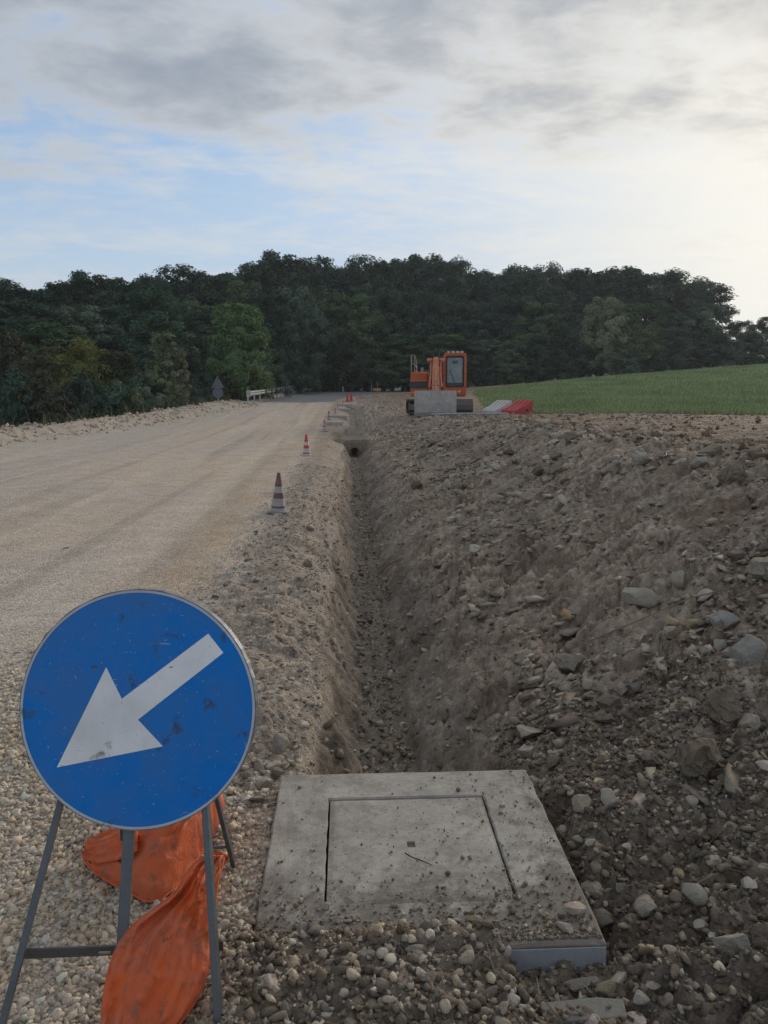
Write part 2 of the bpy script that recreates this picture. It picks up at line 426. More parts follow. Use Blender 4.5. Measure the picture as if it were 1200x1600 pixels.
def ground_mat():
    m, t = new_mat('earth_and_gravel')
    a = t.n('ShaderNodeAttribute', attribute_name='tint'); c = a.outputs['Color']
    g = t.n('ShaderNodeAttribute', attribute_name='grain').outputs['Fac']        # 1 gravel, 0 soil
    gr = t.n('ShaderNodeAttribute', attribute_name='green').outputs['Fac']
    p = t.geo
    cell = t.n('ShaderNodeTexVoronoi'); t.put(cell.inputs['Vector'], p); cell.inputs['Scale'].default_value = 62
    cell2 = t.n('ShaderNodeTexVoronoi'); t.put(cell2.inputs['Vector'], p); cell2.inputs['Scale'].default_value = 26
    rs = t.n('ShaderNodeSeparateColor'); t.put(rs.inputs[0], cell.outputs['Color'])
    rs2 = t.n('ShaderNodeSeparateColor'); t.put(rs2.inputs[0], cell2.outputs['Color'])
    fine = t.noise(p, 140, 4, .65); mid = t.noise(p, 17, 6, .62); wide = t.noise(p, 2.3, 5, .6)
    vg = t.math('MULTIPLY', t.lin(rs.outputs[0], 0, 1, .66, 1.28), t.lin(cell.outputs['Distance'], .25, .75, 1.06, .62))
    vs = t.math('MULTIPLY', t.lin(fine, .3, .7, .72, 1.24), t.lin(mid, .3, .7, .72, 1.26))
    big = t.sstep(rs2.outputs[1], .80, .86)
    vs = t.math('MULTIPLY', vs, t.math('ADD', 1.0, t.math('MULTIPLY', big, .32)))
    v = t.math('ADD', t.math('MULTIPLY', vg, g), t.math('MULTIPLY', vs, t.math('SUBTRACT', 1.0, g)))
    v = t.math('MULTIPLY', v, t.lin(wide, .3, .7, .88, 1.12))
    cc = t.hsv(c, t.lin(rs2.outputs[2], 0, 1, .498, .502), t.lin(rs2.outputs[0], 0, 1, .88, 1.08), v)
    # asphalt and grass keep a finer grain
    t.put(t.b.inputs['Base Color'], cc)
    t.put(t.b.inputs['Roughness'], t.lin(mid, .3, .7, .8, .98)); t.b.inputs['Specular IOR Level'].default_value = .25
    hg = t.math('MULTIPLY', t.math('SUBTRACT', 1.0, cell.outputs['Distance']), 1.0)
    hs = t.math('ADD', t.math('MULTIPLY', fine, .7), t.math('MULTIPLY', mid, 1.6))
    hs = t.math('ADD', hs, t.math('MULTIPLY', t.math('SUBTRACT', 1.0, cell2.outputs['Distance']), .9))
    h = t.math('ADD', t.math('MULTIPLY', hg, g), t.math('MULTIPLY', hs, t.math('SUBTRACT', 1.0, g)))
    t.put(t.b.inputs['Normal'], t.bump(h, .85, .014))
    return m
M_ground = ground_mat()

def stone_mat():
    m, t = new_mat('broken_stone')
    a = t.n('ShaderNodeAttribute', attribute_name='tint'); c = a.outputs['Color']
    p = t.geo
    n = t.noise(p, 35, 6, .65); n2 = t.noise(p, 9, 4, .6); spk = t.noise(p, 160, 3, .6)
    v = t.math('MULTIPLY', t.lin(n, .3, .7, .78, 1.18), t.lin(spk, .3, .7, .85, 1.14))
    cc = t.hsv(c, .5, t.lin(n2, .3, .7, .7, 1.2), v)
    t.put(t.b.inputs['Base Color'], cc); t.b.inputs['Roughness'].default_value = .9; t.b.inputs['Specular IOR Level'].default_value = .3
    t.put(t.b.inputs['Normal'], t.bump(t.math('ADD', t.math('MULTIPLY', n, 1.4), t.math('MULTIPLY', spk, .5)), .6, .012))
    return m
M_stone = stone_mat()
def rock_mat():
    """single rocks: colour from the object"""
    m, t = new_mat('rock_face')
    oi = t.n('ShaderNodeObjectInfo'); p = t.geo
    n = t.noise(p, 28, 7, .66); n2 = t.noise(p, 8, 4, .6); spk = t.noise(p, 170, 3, .6)
    v = t.math('MULTIPLY', t.lin(n, .28, .72, .72, 1.22), t.lin(spk, .3, .7, .86, 1.14))
    cc = t.hsv(oi.outputs['Color'], .5, t.lin(n2, .3, .7, .7, 1.25), v)
    dust = t.sstep(t.noise(p, 14, 7, .7), .5, .68)
    cc = t.mix(t.math('MULTIPLY', dust, .5), cc, (.19, .155, .12, 1))
    t.put(t.b.inputs['Base Color'], cc); t.b.inputs['Roughness'].default_value = .88; t.b.inputs['Specular IOR Level'].default_value = .3
    hh = t.math('ADD', t.math('MULTIPLY', n, 1.6), t.math('MULTIPLY', spk, .4))
    t.put(t.b.inputs['Normal'], t.bump(hh, .7, .016))
    return m
M_rock = rock_mat()

def concrete_mat(name='concrete', base=(.40, .36, .308)):
    m, t = new_mat(name)
    p = t.geo
    n = t.noise(p, 6, 8, .62); n2 = t.noise(p, 40, 6, .65); fine = t.noise(p, 220, 3, .6)
    v = t.math('MULTIPLY', t.lin(n, .3, .7, .82, 1.14), t.lin(n2, .3, .7, .9, 1.1))
    v = t.math('MULTIPLY', v, t.lin(fine, .3, .7, .92, 1.08))
    cc = t.hsv((*base, 1), .5, 1, v)
    soil = t.math('MULTIPLY', t.sstep(t.noise(p, 9, 9, .72), .44, .64), .75)
    cc = t.mix(soil, cc, (.235, .198, .158, 1))
    spx = t.n('ShaderNodeSeparateXYZ'); t.put(spx.inputs[0], p)
    spill = t.math('ADD', t.lin(spx.outputs[1], 1.83, 2.30, .38, 0.), t.math('MULTIPLY', t.lin(spx.outputs[0], .42, .72, 0., .16), 1.0))
    spill = t.sstep(t.math('ADD', t.noise(p, 13, 9, .72), spill), .58, .80)
    cc = t.mix(t.math('MULTIPLY', spill, .85), cc, t.mix(t.noise(p, 60, 5, .7), (.12, .098, .076, 1), (.22, .185, .15, 1)))
    crumbs = t.sstep(t.noise(p, 75, 5, .7), .60, .68)
    cc = t.mix(t.math('MULTIPLY', crumbs, .75), cc, (.13, .105, .08, 1))
    # pale trowel scrapes
    mpn = t.n('ShaderNodeMapping'); t.put(mpn.inputs[0], p); mpn.inputs['Scale'].default_value = (3, 14, 3); mpn.inputs['Rotation'].default_value = (0, 0, .5)
    scr = t.sstep(t.noise(mpn.outputs[0], 3, 7, .7, .6), .60, .70)
    cc = t.mix(t.math('MULTIPLY', scr, .30), cc, (.50, .48, .44, 1))
    t.put(t.b.inputs['Base Color'], cc); t.b.inputs['Roughness'].default_value = .85; t.b.inputs['Specular IOR Level'].default_value = .35
    h = t.math('ADD', t.math('ADD', n2, t.math('MULTIPLY', fine, .4)), t.math('MULTIPLY', crumbs, 1.2))
    t.put(t.b.inputs['Normal'], t.bump(h, .4, .006))
    return m
M_conc = concrete_mat()
M_conc_far = plain('pale_concrete', (.36, .335, .295), .85, var=.2, scale=5, bump=.3)
M_conc_face = plain('sky_tinted_concrete_side', (.30, .315, .335), .6, var=.2, scale=9, bump=.15, bscale=90, dirt=(.14, .12, .1), dirt_amt=.5, dscale=12)  # blue tone puts the sky's reflection into the concrete colour

# ---------------------------------------------------------------- the ground: one surface, split into road, verge, ditch, bank, field
def make_ground():
    ys = [-25, -15, -9, -5, -3, -1.5, -.6, 0, .4, .7]
    y = .9
    while y < 6: ys.append(y); y += max(.006, .0050 * y)
    while y < 25: ys.append(y); y += .0058 * y
    while y < 140: ys.append(y); y += .016 * y
    ys = np.array(ys + [170, 210, 280, 400])
    xs = list(np.arange(-1.3, 2.5, .0135))
    x, st = 2.5, .014
    while x < 75: xs.append(x); st = min(st * (1.006 if x < 4.2 else 1.035), 1.6); x += st
    xs += [90, 130, 200, 320]
    x, st = -1.3, .014; lf = []
    while x > -45: st = min(st * 1.03, 1.2); x -= st; lf.append(x)
    xs = np.array([-320, -200, -130, -80] + lf[::-1] + xs)
    X, Y = np.meshgrid(xs, ys)
    Z = land(X, Y)
    Z = Z + np.where(Y > 150, (Y - 150) * .03, 0)
    # colours of the soil itself
    def C(*c): return np.array(c)[None, None, :]
    A = C(.57, .52, .46) * np.ones((*X.shape, 1))
    grain = np.ones_like(X)
    xl, b0, b1, xr = ditch_xs(Y); xc = crest_x(Y); don = ditch_on(Y); bx = berm_x(Y)
    def lay(mask, c, g=None):
        nonlocal A, grain
        A = A * (1 - mask[..., None]) + C(*c) * mask[..., None]
        if g is not None: grain = grain * (1 - mask) + g * mask
    n1 = fbm(X * .35, Y * .12, 4, 101); n2 = fbm(X * 1.3, Y * .7, 4, 102); n3 = fbm(X * 5, Y * 4, 3, 103)
    # yellow sand lying on the road
    sand = sst(Y, 5, 9) * sst(X + .5 * n2, -6.8, -4.2) * (1 - sst(X + .35 * n2, -2.3, -.9)) * (1 - sst(Y, 43, 52))
    sand = np.clip(sand * (.62 + .9 * n1 + .25 * n2), 0, 1)
    edge = np.exp(-((X + 1.35 + .15 * n2) / .38) ** 2) * sst(Y, 3.2, 5) * .75
    trk = .5 + .5 * np.cos((X + .25 * n1) * 3.3); trk = trk * sst(fbm(X * 1.7, Y * .05, 3, 117), -.15, .25)
    lay(sand, (.56, .465, .36), .55)
    lay(sst(X, bx + .8, bx + 1.6) * (1 - sst(X, -1.6, -1.1)) * trk * .42, (.63, .56, .465), .5)
    lay(sst(X, bx + .8, bx + 1.6) * (1 - sst(X, -1.6, -1.1)) * sst(fbm(X * 2.6, Y * .07, 3, 119), .12, .4) * .55, (.40, .36, .30), .8)
    lay(edge * np.clip(.8 + n2, 0, 1), (.46, .36, .245), .7)
    lay(sst(X, bx - .9, bx - .2) * (1 - sst(X, bx + .6, bx + 1.4)) * .8, (.44, .395, .34), .6)
    # grey verge of broken shale
    sh = sst(X + .18 * n2 + .06 * n3, -1.15, -.75) * sst(Y + .6 * n2, 2.2, 3.4)
    (_, _, i1), (_, _, i2), (_, _, i3) = shale(X, Y)
    lay(sh, (.36, .312, .258), .6)
    lay(sh * (i2 > .72) * .55, (.40, .36, .31), .3); lay(sh * (i3 < .25) * .5, (.24, .20, .16), .3)
    lay(sh * sst(Y, 14, 20) * (1 - sst(X + .2 * n2, -.55, -.3)) * .6, (.38, .30, .21), .6)
    # sandy pocket beside the slab, dark soil in front of it
    lay(np.exp(-(((X + .38) / .13) ** 2)) * sst(Y, 1.95, 2.1) * (1 - sst(Y, 2.5, 2.7)) * .9, (.46, .35, .24), .9)
    lay((1 - sst(Y + .12 * n2, 1.9, 2.1)) * sst(X + .12 * n2, -.55, -.3), (.17, .145, .115), .35)
    lay(sst(X, SX1 - .1, SX1 + .02) * (1 - sst(Y, 3.4, 4.4)), (.16, .138, .112), .35)
    # ditch: pale smeared clay sides, dark wet floor
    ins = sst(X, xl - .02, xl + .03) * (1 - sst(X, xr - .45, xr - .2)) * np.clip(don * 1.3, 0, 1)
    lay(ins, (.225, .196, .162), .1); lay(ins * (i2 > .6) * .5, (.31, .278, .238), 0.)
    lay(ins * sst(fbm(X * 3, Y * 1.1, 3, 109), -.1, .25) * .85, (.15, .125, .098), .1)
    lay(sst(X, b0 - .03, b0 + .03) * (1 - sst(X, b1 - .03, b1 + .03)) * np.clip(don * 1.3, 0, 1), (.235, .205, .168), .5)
    lay(sst(Y + .5 * n2, 22.6, 23.4) * (1 - sst(Y + .5 * n2, 27, 28.5)) * sst(X + .2 * n2, -.75, -.4) * (1 - sst(X, 1.0, 1.4)), (.165, .135, .105), .1)
    # bank
    bk = sst(X + .08 * n3, xr - .45, xr - .2) * sst(Y, 2.6, 3.4)
    lay(bk, (.185, .154, .124), .1)
    sz_ = sst(fbm(X * .8 + 7, Y * .55, 3, 46), -.2, .25)
    lay(bk * (i1 > .50) * (.35 + .65 * sz_) * (1 - sst(X, xc - .1, xc + .4)), (.39, .35, .295), .0)
    lay(bk * (i2 > .56) * .75 * (1 - sst(X, xc + .1, xc + .6)), (.32, .282, .235), .0)
    lay(bk * (i3 > .7) * .5, (.29, .25, .205), .0); lay(bk * (i3 < .2) * .5, (.11, .088, .068), .0)
    lay(bk * sst(fbm((X * 1.2 - Y) * 2.0, (X + Y * .8) * .6, 4, 111), .0, .3) * (1 - sst(X, xc - .2, xc + .4)) * .7, (.31, .275, .23), .1)
    lay(bk * sst(fbm(X * 1.1, Y * .8, 3, 113), .1, .5) * .6, (.15, .112, .084), .05)
    topz = sst(X, xc - .1, xc + .5) * sst(Y, 3, 5)
    lay(topz, (.165, .128, .095), .15)
    lay(topz * sst(fbm(X * .5, Y * 1.3, 4, 121), -.02, .3) * .7, (.225, .18, .135), .25)
    lay(topz * (i2 > .8) * .6, (.33, .28, .225), .1)
    lay(sst(X, xc - 1.5, xc) * sst(Y, 36, 44) * .8, (.25, .20, .135), .2)
    # asphalt beyond the works
    asp = sst(Y + .8 * n2, 50, 53) * (1 - sst(X, road_right(Y) - .1, road_right(Y) + .2)) * sst(X, bx + .3, bx + .9) * (1 - sst(Y, 99, 102))
    lay(asp, (.17, .178, .185), .15)
    lay(asp * np.exp(-((X - (bx + road_right(Y)) / 2) / .5) ** 2) * .25, (.24, .245, .25), .15)
    # wood floor and grass field
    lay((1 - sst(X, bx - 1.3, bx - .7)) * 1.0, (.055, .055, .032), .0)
    fe = sst(X, 4.7 + np.clip(Y - 24, 0, 200) * .135 + .5 * n2, 5.3 + np.clip(Y - 24, 0, 200) * .135 + .5 * n2) * sst(Y + .7 * n2 - field_edge(X), -.4, .8)
    fe = fe * (1 - sst(Y + 1.2 * n2, np.interp(X, [10, 30, 44], [62, 86, 92]) - 1, np.interp(X, [10, 30, 44], [62, 86, 92]) + 2))
    lay(sst(Y, 50, 60) * sst(X, xc - .5, xc + .5), (.20, .155, .10), .05)
    lay(fe, (.24, .29, .13), .0)
    lay(fe * sst(n1, -.1, .4) * .5, (.22, .24, .125), .0)
    lay(sst(Y, 90, 94) * sst(X, road_right(Y), road_right(Y) + 3) * .7, (.10, .085, .05), .0)
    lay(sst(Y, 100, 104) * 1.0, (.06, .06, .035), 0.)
    ny, nx = X.shape
    A = A * (1 - (bk * (1 - fe))[..., None] * np.array([.0, .035, .075])[None, None, :])
    A = A * (np.array([1.06, .985, .92])[None, None, :])
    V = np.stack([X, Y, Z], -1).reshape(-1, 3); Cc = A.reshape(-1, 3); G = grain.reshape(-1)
    # which piece each face belongs to
    Xc = (X[:-1, :-1] + X[1:, 1:]) / 2; Yc = (Y[:-1, :-1] + Y[1:, 1:]) / 2
    xlc, b0c, b1c, xrc = ditch_xs(Yc); xcc = crest_x(Yc)
    reg = np.zeros(Xc.shape, int)                                     # 0 verge
    reg[Xc < -1.1] = 1                                                # road
    reg[Xc < berm_x(Yc) + 1.2] = 5                                    # gravel berm
    reg[Xc < berm_x(Yc) - 1.2] = 6                                    # wood floor
    reg[(Xc > xrc) & (Yc > 2.9)] = 3
    reg[(Xc > xlc) & (Xc <= xrc) & (Yc > 2.74) & (Yc < 47)] = 2
    reg[(Yc > 52) & (Xc < road_right(Yc)) & (Xc > berm_x(Yc) + .6)] = 4
    reg[(Xc > 4.9 + np.clip(Yc - 24, 0, 200) * .135) & (Yc > field_edge(Xc))] = 7
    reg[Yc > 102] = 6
    idx = np.arange(ny * nx).reshape(ny, nx)
    F = np.stack([idx[:-1, :-1], idx[:-1, 1:], idx[1:, 1:], idx[1:, :-1]], -1)
    names = [('ground', 'grey broken shale verge and soil around the manhole'), ('road', 'pale gravel road bed with yellow sand lying on it'),
             ('ditch', 'narrow drainage ditch with clay sides and a dark floor'), ('earth_bank', 'rough brown earth bank sloping up from the ditch'),
             ('asphalt_road', 'grey asphalt road curving away into the wood'), ('gravel_verge', 'pale ridge of heaped gravel along the far road edge'),
             ('terrain', 'dark ground under the wood'), ('field', 'gently rising green field behind the bank')]
    out = {}
    for k, (nm, lb) in enumerate(names):
        fk = F[reg == k].reshape(-1, 4)
        if len(fk) == 0: continue
        u, inv = np.unique(fk, return_inverse=True)
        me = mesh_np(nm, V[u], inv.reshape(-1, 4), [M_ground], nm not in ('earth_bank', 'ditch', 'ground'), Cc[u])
        ga = me.attributes.new('grain', 'FLOAT', 'POINT'); ga.data.foreach_set('value', G[u].astype(np.float32))
        o = bpy.data.objects.new(nm, me); link(o); tag(o, label=lb, kind='structure'); out[nm] = o
    return out
GR = make_ground()

# ---------------------------------------------------------------- stones
def ico(sub):
    bm = bmesh.new(); bmesh.ops.create_icosphere(bm, subdivisions=sub, radius=1)
    bm.verts.index_update()
    v = np.array([q.co[:] for q in bm.verts]); f = np.array([[q.index for q in fc.verts] for fc in bm.faces]); bm.free()
    return v, f
ICO = {s: ico(s) for s in (1, 2, 3, 4)}
def rock_shape(seed, sub=3, planes=11, flat=(1, .8, .6), rough=.06):
    """a stone broken along flat faces"""
    r = np.random.default_rng(seed)
    v, f = ICO[sub]; v = v.copy()
    n = r.normal(size=(planes, 3)); n /= np.linalg.norm(n, axis=1)[:, None]
    d = r.uniform(.52, .95, planes)
    dots = v @ n.T
    rad = np.where(dots > .05, d[None, :] / np.maximum(dots, .05), 9).min(1)
    rad = np.minimum(rad, 1.15)
    v = v * rad[:, None]
    v = v + rough * np.stack([fbm(v[:, 0] * 2.5 + seed, v[:, 1] * 2.5 + v[:, 2], 3, 7), fbm(v[:, 1] * 2.5 + seed, v[:, 2] * 2.5 + v[:, 0], 3, 8), fbm(v[:, 2] * 2.5 + seed, v[:, 0] * 2.5 + v[:, 1], 3, 9)], 1)
    v = v * np.array(flat)[None, :]
    v = v / np.abs(v[:, :2]).max()
    return v, f
def rot_batch(n, r, tilt=1.0):
    """random rotation matrices; tilt < 1 keeps them near flat"""
    a = r.uniform(0, 2 * np.pi, n); b = r.normal(0, .45 * tilt, n); c = r.normal(0, .45 * tilt, n)
    ca, sa, cb, sb, cc, sc = np.cos(a), np.sin(a), np.cos(b), np.sin(b), np.cos(c), np.sin(c)
    Rz = np.zeros((n, 3, 3)); Rz[:, 0, 0] = ca; Rz[:, 0, 1] = -sa; Rz[:, 1, 0] = sa; Rz[:, 1, 1] = ca; Rz[:, 2, 2] = 1
    Rx = np.zeros((n, 3, 3)); Rx[:, 0, 0] = 1; Rx[:, 1, 1] = cb; Rx[:, 1, 2] = -sb; Rx[:, 2, 1] = sb; Rx[:, 2, 2] = cb
    Ry = np.zeros((n, 3, 3)); Ry[:, 1, 1] = 1; Ry[:, 0, 0] = cc; Ry[:, 0, 2] = sc; Ry[:, 2, 0] = -sc; Ry[:, 2, 2] = cc
    return Rx @ Ry @ Rz
_box = np.array([[-1, -1, -1], [1, -1, -1], [1, 1, -1], [-1, 1, -1], [-1, -1, 1], [1, -1, 1], [1, 1, 1], [-1, 1, 1]], float)
_boxf = np.array([[0, 2, 1], [0, 3, 2], [4, 5, 6], [4, 6, 7], [0, 1, 5], [0, 5, 4], [1, 2, 6], [1, 6, 5], [2, 3, 7], [2, 7, 6], [3, 0, 4], [3, 4, 7]])
def chip_shape(seed, flat):
    """angular chip of crushed stone, twelve faces"""
    r = np.random.default_rng(seed)
    v = _box * r.uniform(.45, .95, (8, 1)) + r.normal(0, .15, (8, 3))
    v = v * np.array(flat)[None, :]
    return v / np.abs(v[:, :2]).max(), _boxf
def scatter(name, pos, size, colors, sub, label, flat=(1, .8, .62), tilt=1.0, sink=.25, smooth=False, seed=1, elong=None, parent=None):
    r = np.random.default_rng(seed)
    protos = [chip_shape(1000 + seed * 20 + k, flat) if sub == 1 else rock_shape(1000 + seed * 20 + k, sub, 7, flat, .04) for k in range(8)]
    f0 = protos[0][1]; nv = len(protos[0][0]); n = len(pos)
    pv = np.stack([p[0] for p in protos])[r.integers(0, 8, n)]
    sc = size[:, None] * r.uniform(.75, 1.25, (n, 3))
    pv = pv * sc[:, None, :]
    Rm = rot_batch(n, r, tilt)
    if elong is not None:
        pv[:, :, 0] *= elong[1]; Rm = rot_batch(n, r, .35)
        a = elong[0] + r.normal(0, .35, n)
        Rz = np.zeros((n, 3, 3)); Rz[:, 0, 0] = np.cos(a); Rz[:, 0, 1] = -np.sin(a); Rz[:, 1, 0] = np.sin(a); Rz[:, 1, 1] = np.cos(a); Rz[:, 2, 2] = 1
        b = r.normal(0, .3, n); Rx = np.zeros((n, 3, 3)); Rx[:, 0, 0] = 1; Rx[:, 1, 1] = np.cos(b); Rx[:, 1, 2] = -np.sin(b); Rx[:, 2, 1] = np.sin(b); Rx[:, 2, 2] = np.cos(b)
        Rm = Rz @ Rx
    pv = np.einsum('nij,nkj->nki', Rm, pv)
    pv = pv + pos[:, None, :]; pv[:, :, 2] += (size * (flat[2] - sink))[:, None] * .6
    F = (f0[None] + (np.arange(n) * nv)[:, None, None]).reshape(-1, 3)
    cv = np.repeat(colors, nv, 0)
    me = mesh_np(name, pv.reshape(-1, 3), F, [M_stone], smooth, cv)
    o = bpy.data.objects.new(name, me); link(o, parent)
    return tag(o, label=label, kind='stuff')
def palette(n, r, cols, wts, jit=.13):
    c = np.array(cols)[r.choice(len(cols), n, p=np.array(wts) / sum(wts))] * np.array([1.07, 1.0, .90])
    return np.clip(c * r.normal(1, jit, (n, 1)) * r.normal(1, .015, (n, 3)), .03, .7)
LIME = [(.57, .50, .41), (.51, .45, .37), (.63, .575, .49), (.42, .37, .31), (.55, .47, .365)]
SHALE = [(.28, .248, .205), (.22, .19, .155), (.34, .302, .25), (.42, .385, .33), (.15, .122, .096)]
SOIL = [(.165, .135, .105), (.125, .102, .08), (.21, .177, .142), (.29, .255, .21), (.42, .37, .30)]

def gravel():
    r = np.random.default_rng(3)
    # pale crushed limestone on the near road edge
    n = 64000
    Y = 1.25 + 3.4 * r.random(n) ** 1.35; X = r.uniform(-2.5, -.27, n)
    keep = (X > -.6 * Y - .35) & ~((X > -.9 + .12 * fbm(X * 2, Y * 2, 2, 3)) & (Y > 2.85)) & (r.random(n) > sst(Y, 3.0, 4.6))
    keep &= ~((np.abs(X + .38) < .1) & (Y > 2.0) & (Y < 2.6) & (r.random(n) < .6))
    X, Y = X[keep], Y[keep]; Z = land(X, Y)
    sz = np.clip(r.lognormal(math.log(.0070), .42, len(X)), .003, .018)
    cc = palette(len(X), r, LIME, [4, 3, 2, 2, 2])
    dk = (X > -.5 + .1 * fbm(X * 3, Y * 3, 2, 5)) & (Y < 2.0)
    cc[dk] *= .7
    nr = (Y < 2.1) & (sz > .0135)
    P_ = np.stack([X, Y, Z], 1)
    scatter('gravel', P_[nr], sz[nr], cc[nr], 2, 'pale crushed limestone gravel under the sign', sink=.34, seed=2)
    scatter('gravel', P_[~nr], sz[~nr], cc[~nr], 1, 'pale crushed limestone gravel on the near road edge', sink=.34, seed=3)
    # dark soil and rubble before and beside the slab
    n = 34000
    X = r.uniform(-.45, 1.75, n); Y = 1.15 + 2.5 * r.random(n) ** 1.1
    onslab = (X > SX0) & (X < SX1) & (Y > SY0 + .13)
    keep = ~onslab & ((Y < 1.97) | (X > SX1 + .02)) & (X < .62 * Y + .3)
    X, Y = X[keep], Y[keep]; Z = land(X, Y)
    sz = np.clip(r.lognormal(math.log(.0066), .55, len(X)), .0025, .024)
    cc = palette(len(X), r, SOIL, [4, 3, 3, 2, 1.2])
    tan = (X < .3) & (r.random(len(X)) < .22); cc[tan] = palette(tan.sum(), r, LIME, [3, 3, 1, 2, 4]) * .85
    bg_ = sz > .0155; P_ = np.stack([X, Y, Z], 1)
    scatter('rubble', P_[bg_], sz[bg_], cc[bg_], 2, 'stones packed in the dark soil around the slab', sink=.3, seed=4)
    scatter('rubble', P_[~bg_], sz[~bg_], cc[~bg_], 1, 'dark stony soil around the concrete slab', sink=.25, seed=14)
    # crumbs lying on the slab
    n = 5200
    X = r.uniform(SX0 + .01, SX1 - .01, n); Y = SY0 + .02 + (SY1 - SY0 - .04) * r.random(n) ** 2.4
    keep = r.random(n) < np.clip(1.6 * np.exp(-(Y - SY0) / .13) + .025 + .35 * (X > .45) * np.exp(-((X - .68) / .1) ** 2) + .12 * (X > .2), 0, 1)
    X, Y = X[keep], Y[keep]
    sz = np.clip(r.lognormal(math.log(.0027), .5, len(X)), .0012, .009)
    scatter('rubble', np.stack([X, Y, np.full(len(X), SZ + .001)], 1), sz, palette(len(X), r, SOIL, [3, 1, 4, 3, 2]), 1, 'crumbs of soil lying on the concrete slab', sink=.1, seed=5)
    # broken shale along the verge
    n = 11000
    Y = 2.6 + 13 * r.random(n) ** 1.8; X = r.uniform(-1.25, -.14, n)
    xl = ditch_xs(Y)[0]
    keep = (X < xl + .02) & (r.random(n) < sst(X + .25 * fbm(X * 2, Y * 1.5, 2, 8), -1.25, -.75))
    X, Y = X[keep], Y[keep]; Z = land(X, Y)
    sz = np.clip(r.lognormal(math.log(.0070), .55, len(X)), .003, .030)
    scatter('rubble', np.stack([X, Y, Z], 1), sz, palette(len(X), r, SHALE, [4, 2, 4, 2, 1]) * 1.1, 1, 'grey broken shale along the ditch edge', flat=(1, .75, .42), tilt=.6, sink=.15, seed=6)
    # ditch floor
    n = 5200
    Y = 2.8 + 20 * r.random(n) ** 1.7; xl, b0, b1, xr = ditch_xs(Y); X = np.where(r.random(n) < .5, b0 + (b1 - b0) * r.random(n), xl + (xr - xl) * r.random(n)); Z = land(X, Y)
    sz = np.clip(r.lognormal(math.log(.011), .5, n), .004, .04)
    scatter('rubble', np.stack([X, Y, Z], 1), sz, palette(n, r, SHALE, [3, 4, 2, 1.3, 4]), 1, 'stones on the ditch floor', flat=(1, .75, .45), tilt=.7, sink=.15, seed=7)
    # bank face
    n = 42000
    Y = 2.5 + 27 * r.random(n) ** 1.9; xr = ditch_xs(Y)[3]; xc = crest_x(Y)
    X = xr - .1 + (xc - xr + .7) * r.random(n)
    rough = sst(fbm(X * .9, Y * .6, 3, 44), -.25, .35)
    keep = (r.random(n) < (.12 + .88 * rough ** 1.5) * (1 - .45 * sst(Y, 4.5, 8))) & (X < .62 * Y + .4)
    X, Y = X[keep], Y[keep]; Z = land(X, Y)
    sz = np.clip(r.lognormal(math.log(.0125), .65, len(X)) * (1 + .025 * Y), .004, .07)
    cl = palette(len(X), r, SHALE, [4, 4, 3, 1.6, 3])
    scatter('rubble', np.stack([X, Y, Z], 1), sz, cl, 1, 'broken shale and clay clods on the bank face', flat=(1, .62, .26), sink=.16, seed=8, elong=(R(50), 1.9))
    # stones and clods on the bare strip above the bank
    n = 7000
    Y = 5 + 26 * r.random(n) ** 1.3; X = crest_x(Y) - .2 + 11 * r.random(n) ** 1.5; keep = (Y < field_edge(X) + .3) & (X < .62 * Y + .5); X, Y = X[keep], Y[keep]; Z = land(X, Y)
    sz = np.clip(r.lognormal(math.log(.016), .6, len(X)), .006, .09)
    scatter('rubble', np.stack([X, Y, Z], 1), sz, palette(len(X), r, SHALE, [4, 4, 1, .4, 4]) * np.array([.85, .77, .69]), 1, 'clods and stones on the bare strip above the bank', flat=(1, .8, .5), sink=.2, seed=12)
    # gravel berm beyond the road
    n = 3500
    Y = r.uniform(9, 47, n); X = berm_x(Y) + r.normal(0, .55, n); Z = land(X, Y)
    sz = np.clip(r.lognormal(math.log(.03), .5, n), .01, .09)
    scatter('gravel', np.stack([X, Y, Z], 1), sz, palette(n, r, LIME, [3, 4, 1.5, 3, 1]) * .85, 1, 'pale stones heaped along the far road edge', sink=.2, seed=9)
gravel()

# stones of the bank and verge that can be picked out one by one
ROCKS = {}
def rock_mesh(kind, k, sub=3):
    key = (kind, k, sub)
    if key not in ROCKS:
        fl, rg, pl = {'block': ((1, .82, .66), .04, 8), 'plate': ((1, .72, .24), .04, 8), 'round': ((1, .8, .62), .05, 18), 'clod': ((1, .9, .75), .24, 26)}[kind]
        v, f = rock_shape(500 + 31 * k + {'block': 0, 'plate': 7, 'round': 13, 'clod': 19}[kind], sub, pl, fl, rg)
        me = mesh_np('stone', v, f, [M_rock], True)
        try: me.set_sharp_from_angle(angle=R(20))
        except Exception: pass
        ROCKS[key] = me
    return ROCKS[key]
def land_normal(x, y, e=.12):
    dx = float(land(np.array([x + e]), np.array([y]), False)[0] - land(np.array([x - e]), np.array([y]), False)[0]) / (2 * e)
    dy = float(land(np.array([x]), np.array([y + e]), False)[0] - land(np.array([x]), np.array([y - e]), False)[0]) / (2 * e)
    return Vector((-dx, -dy, 1)).normalized()
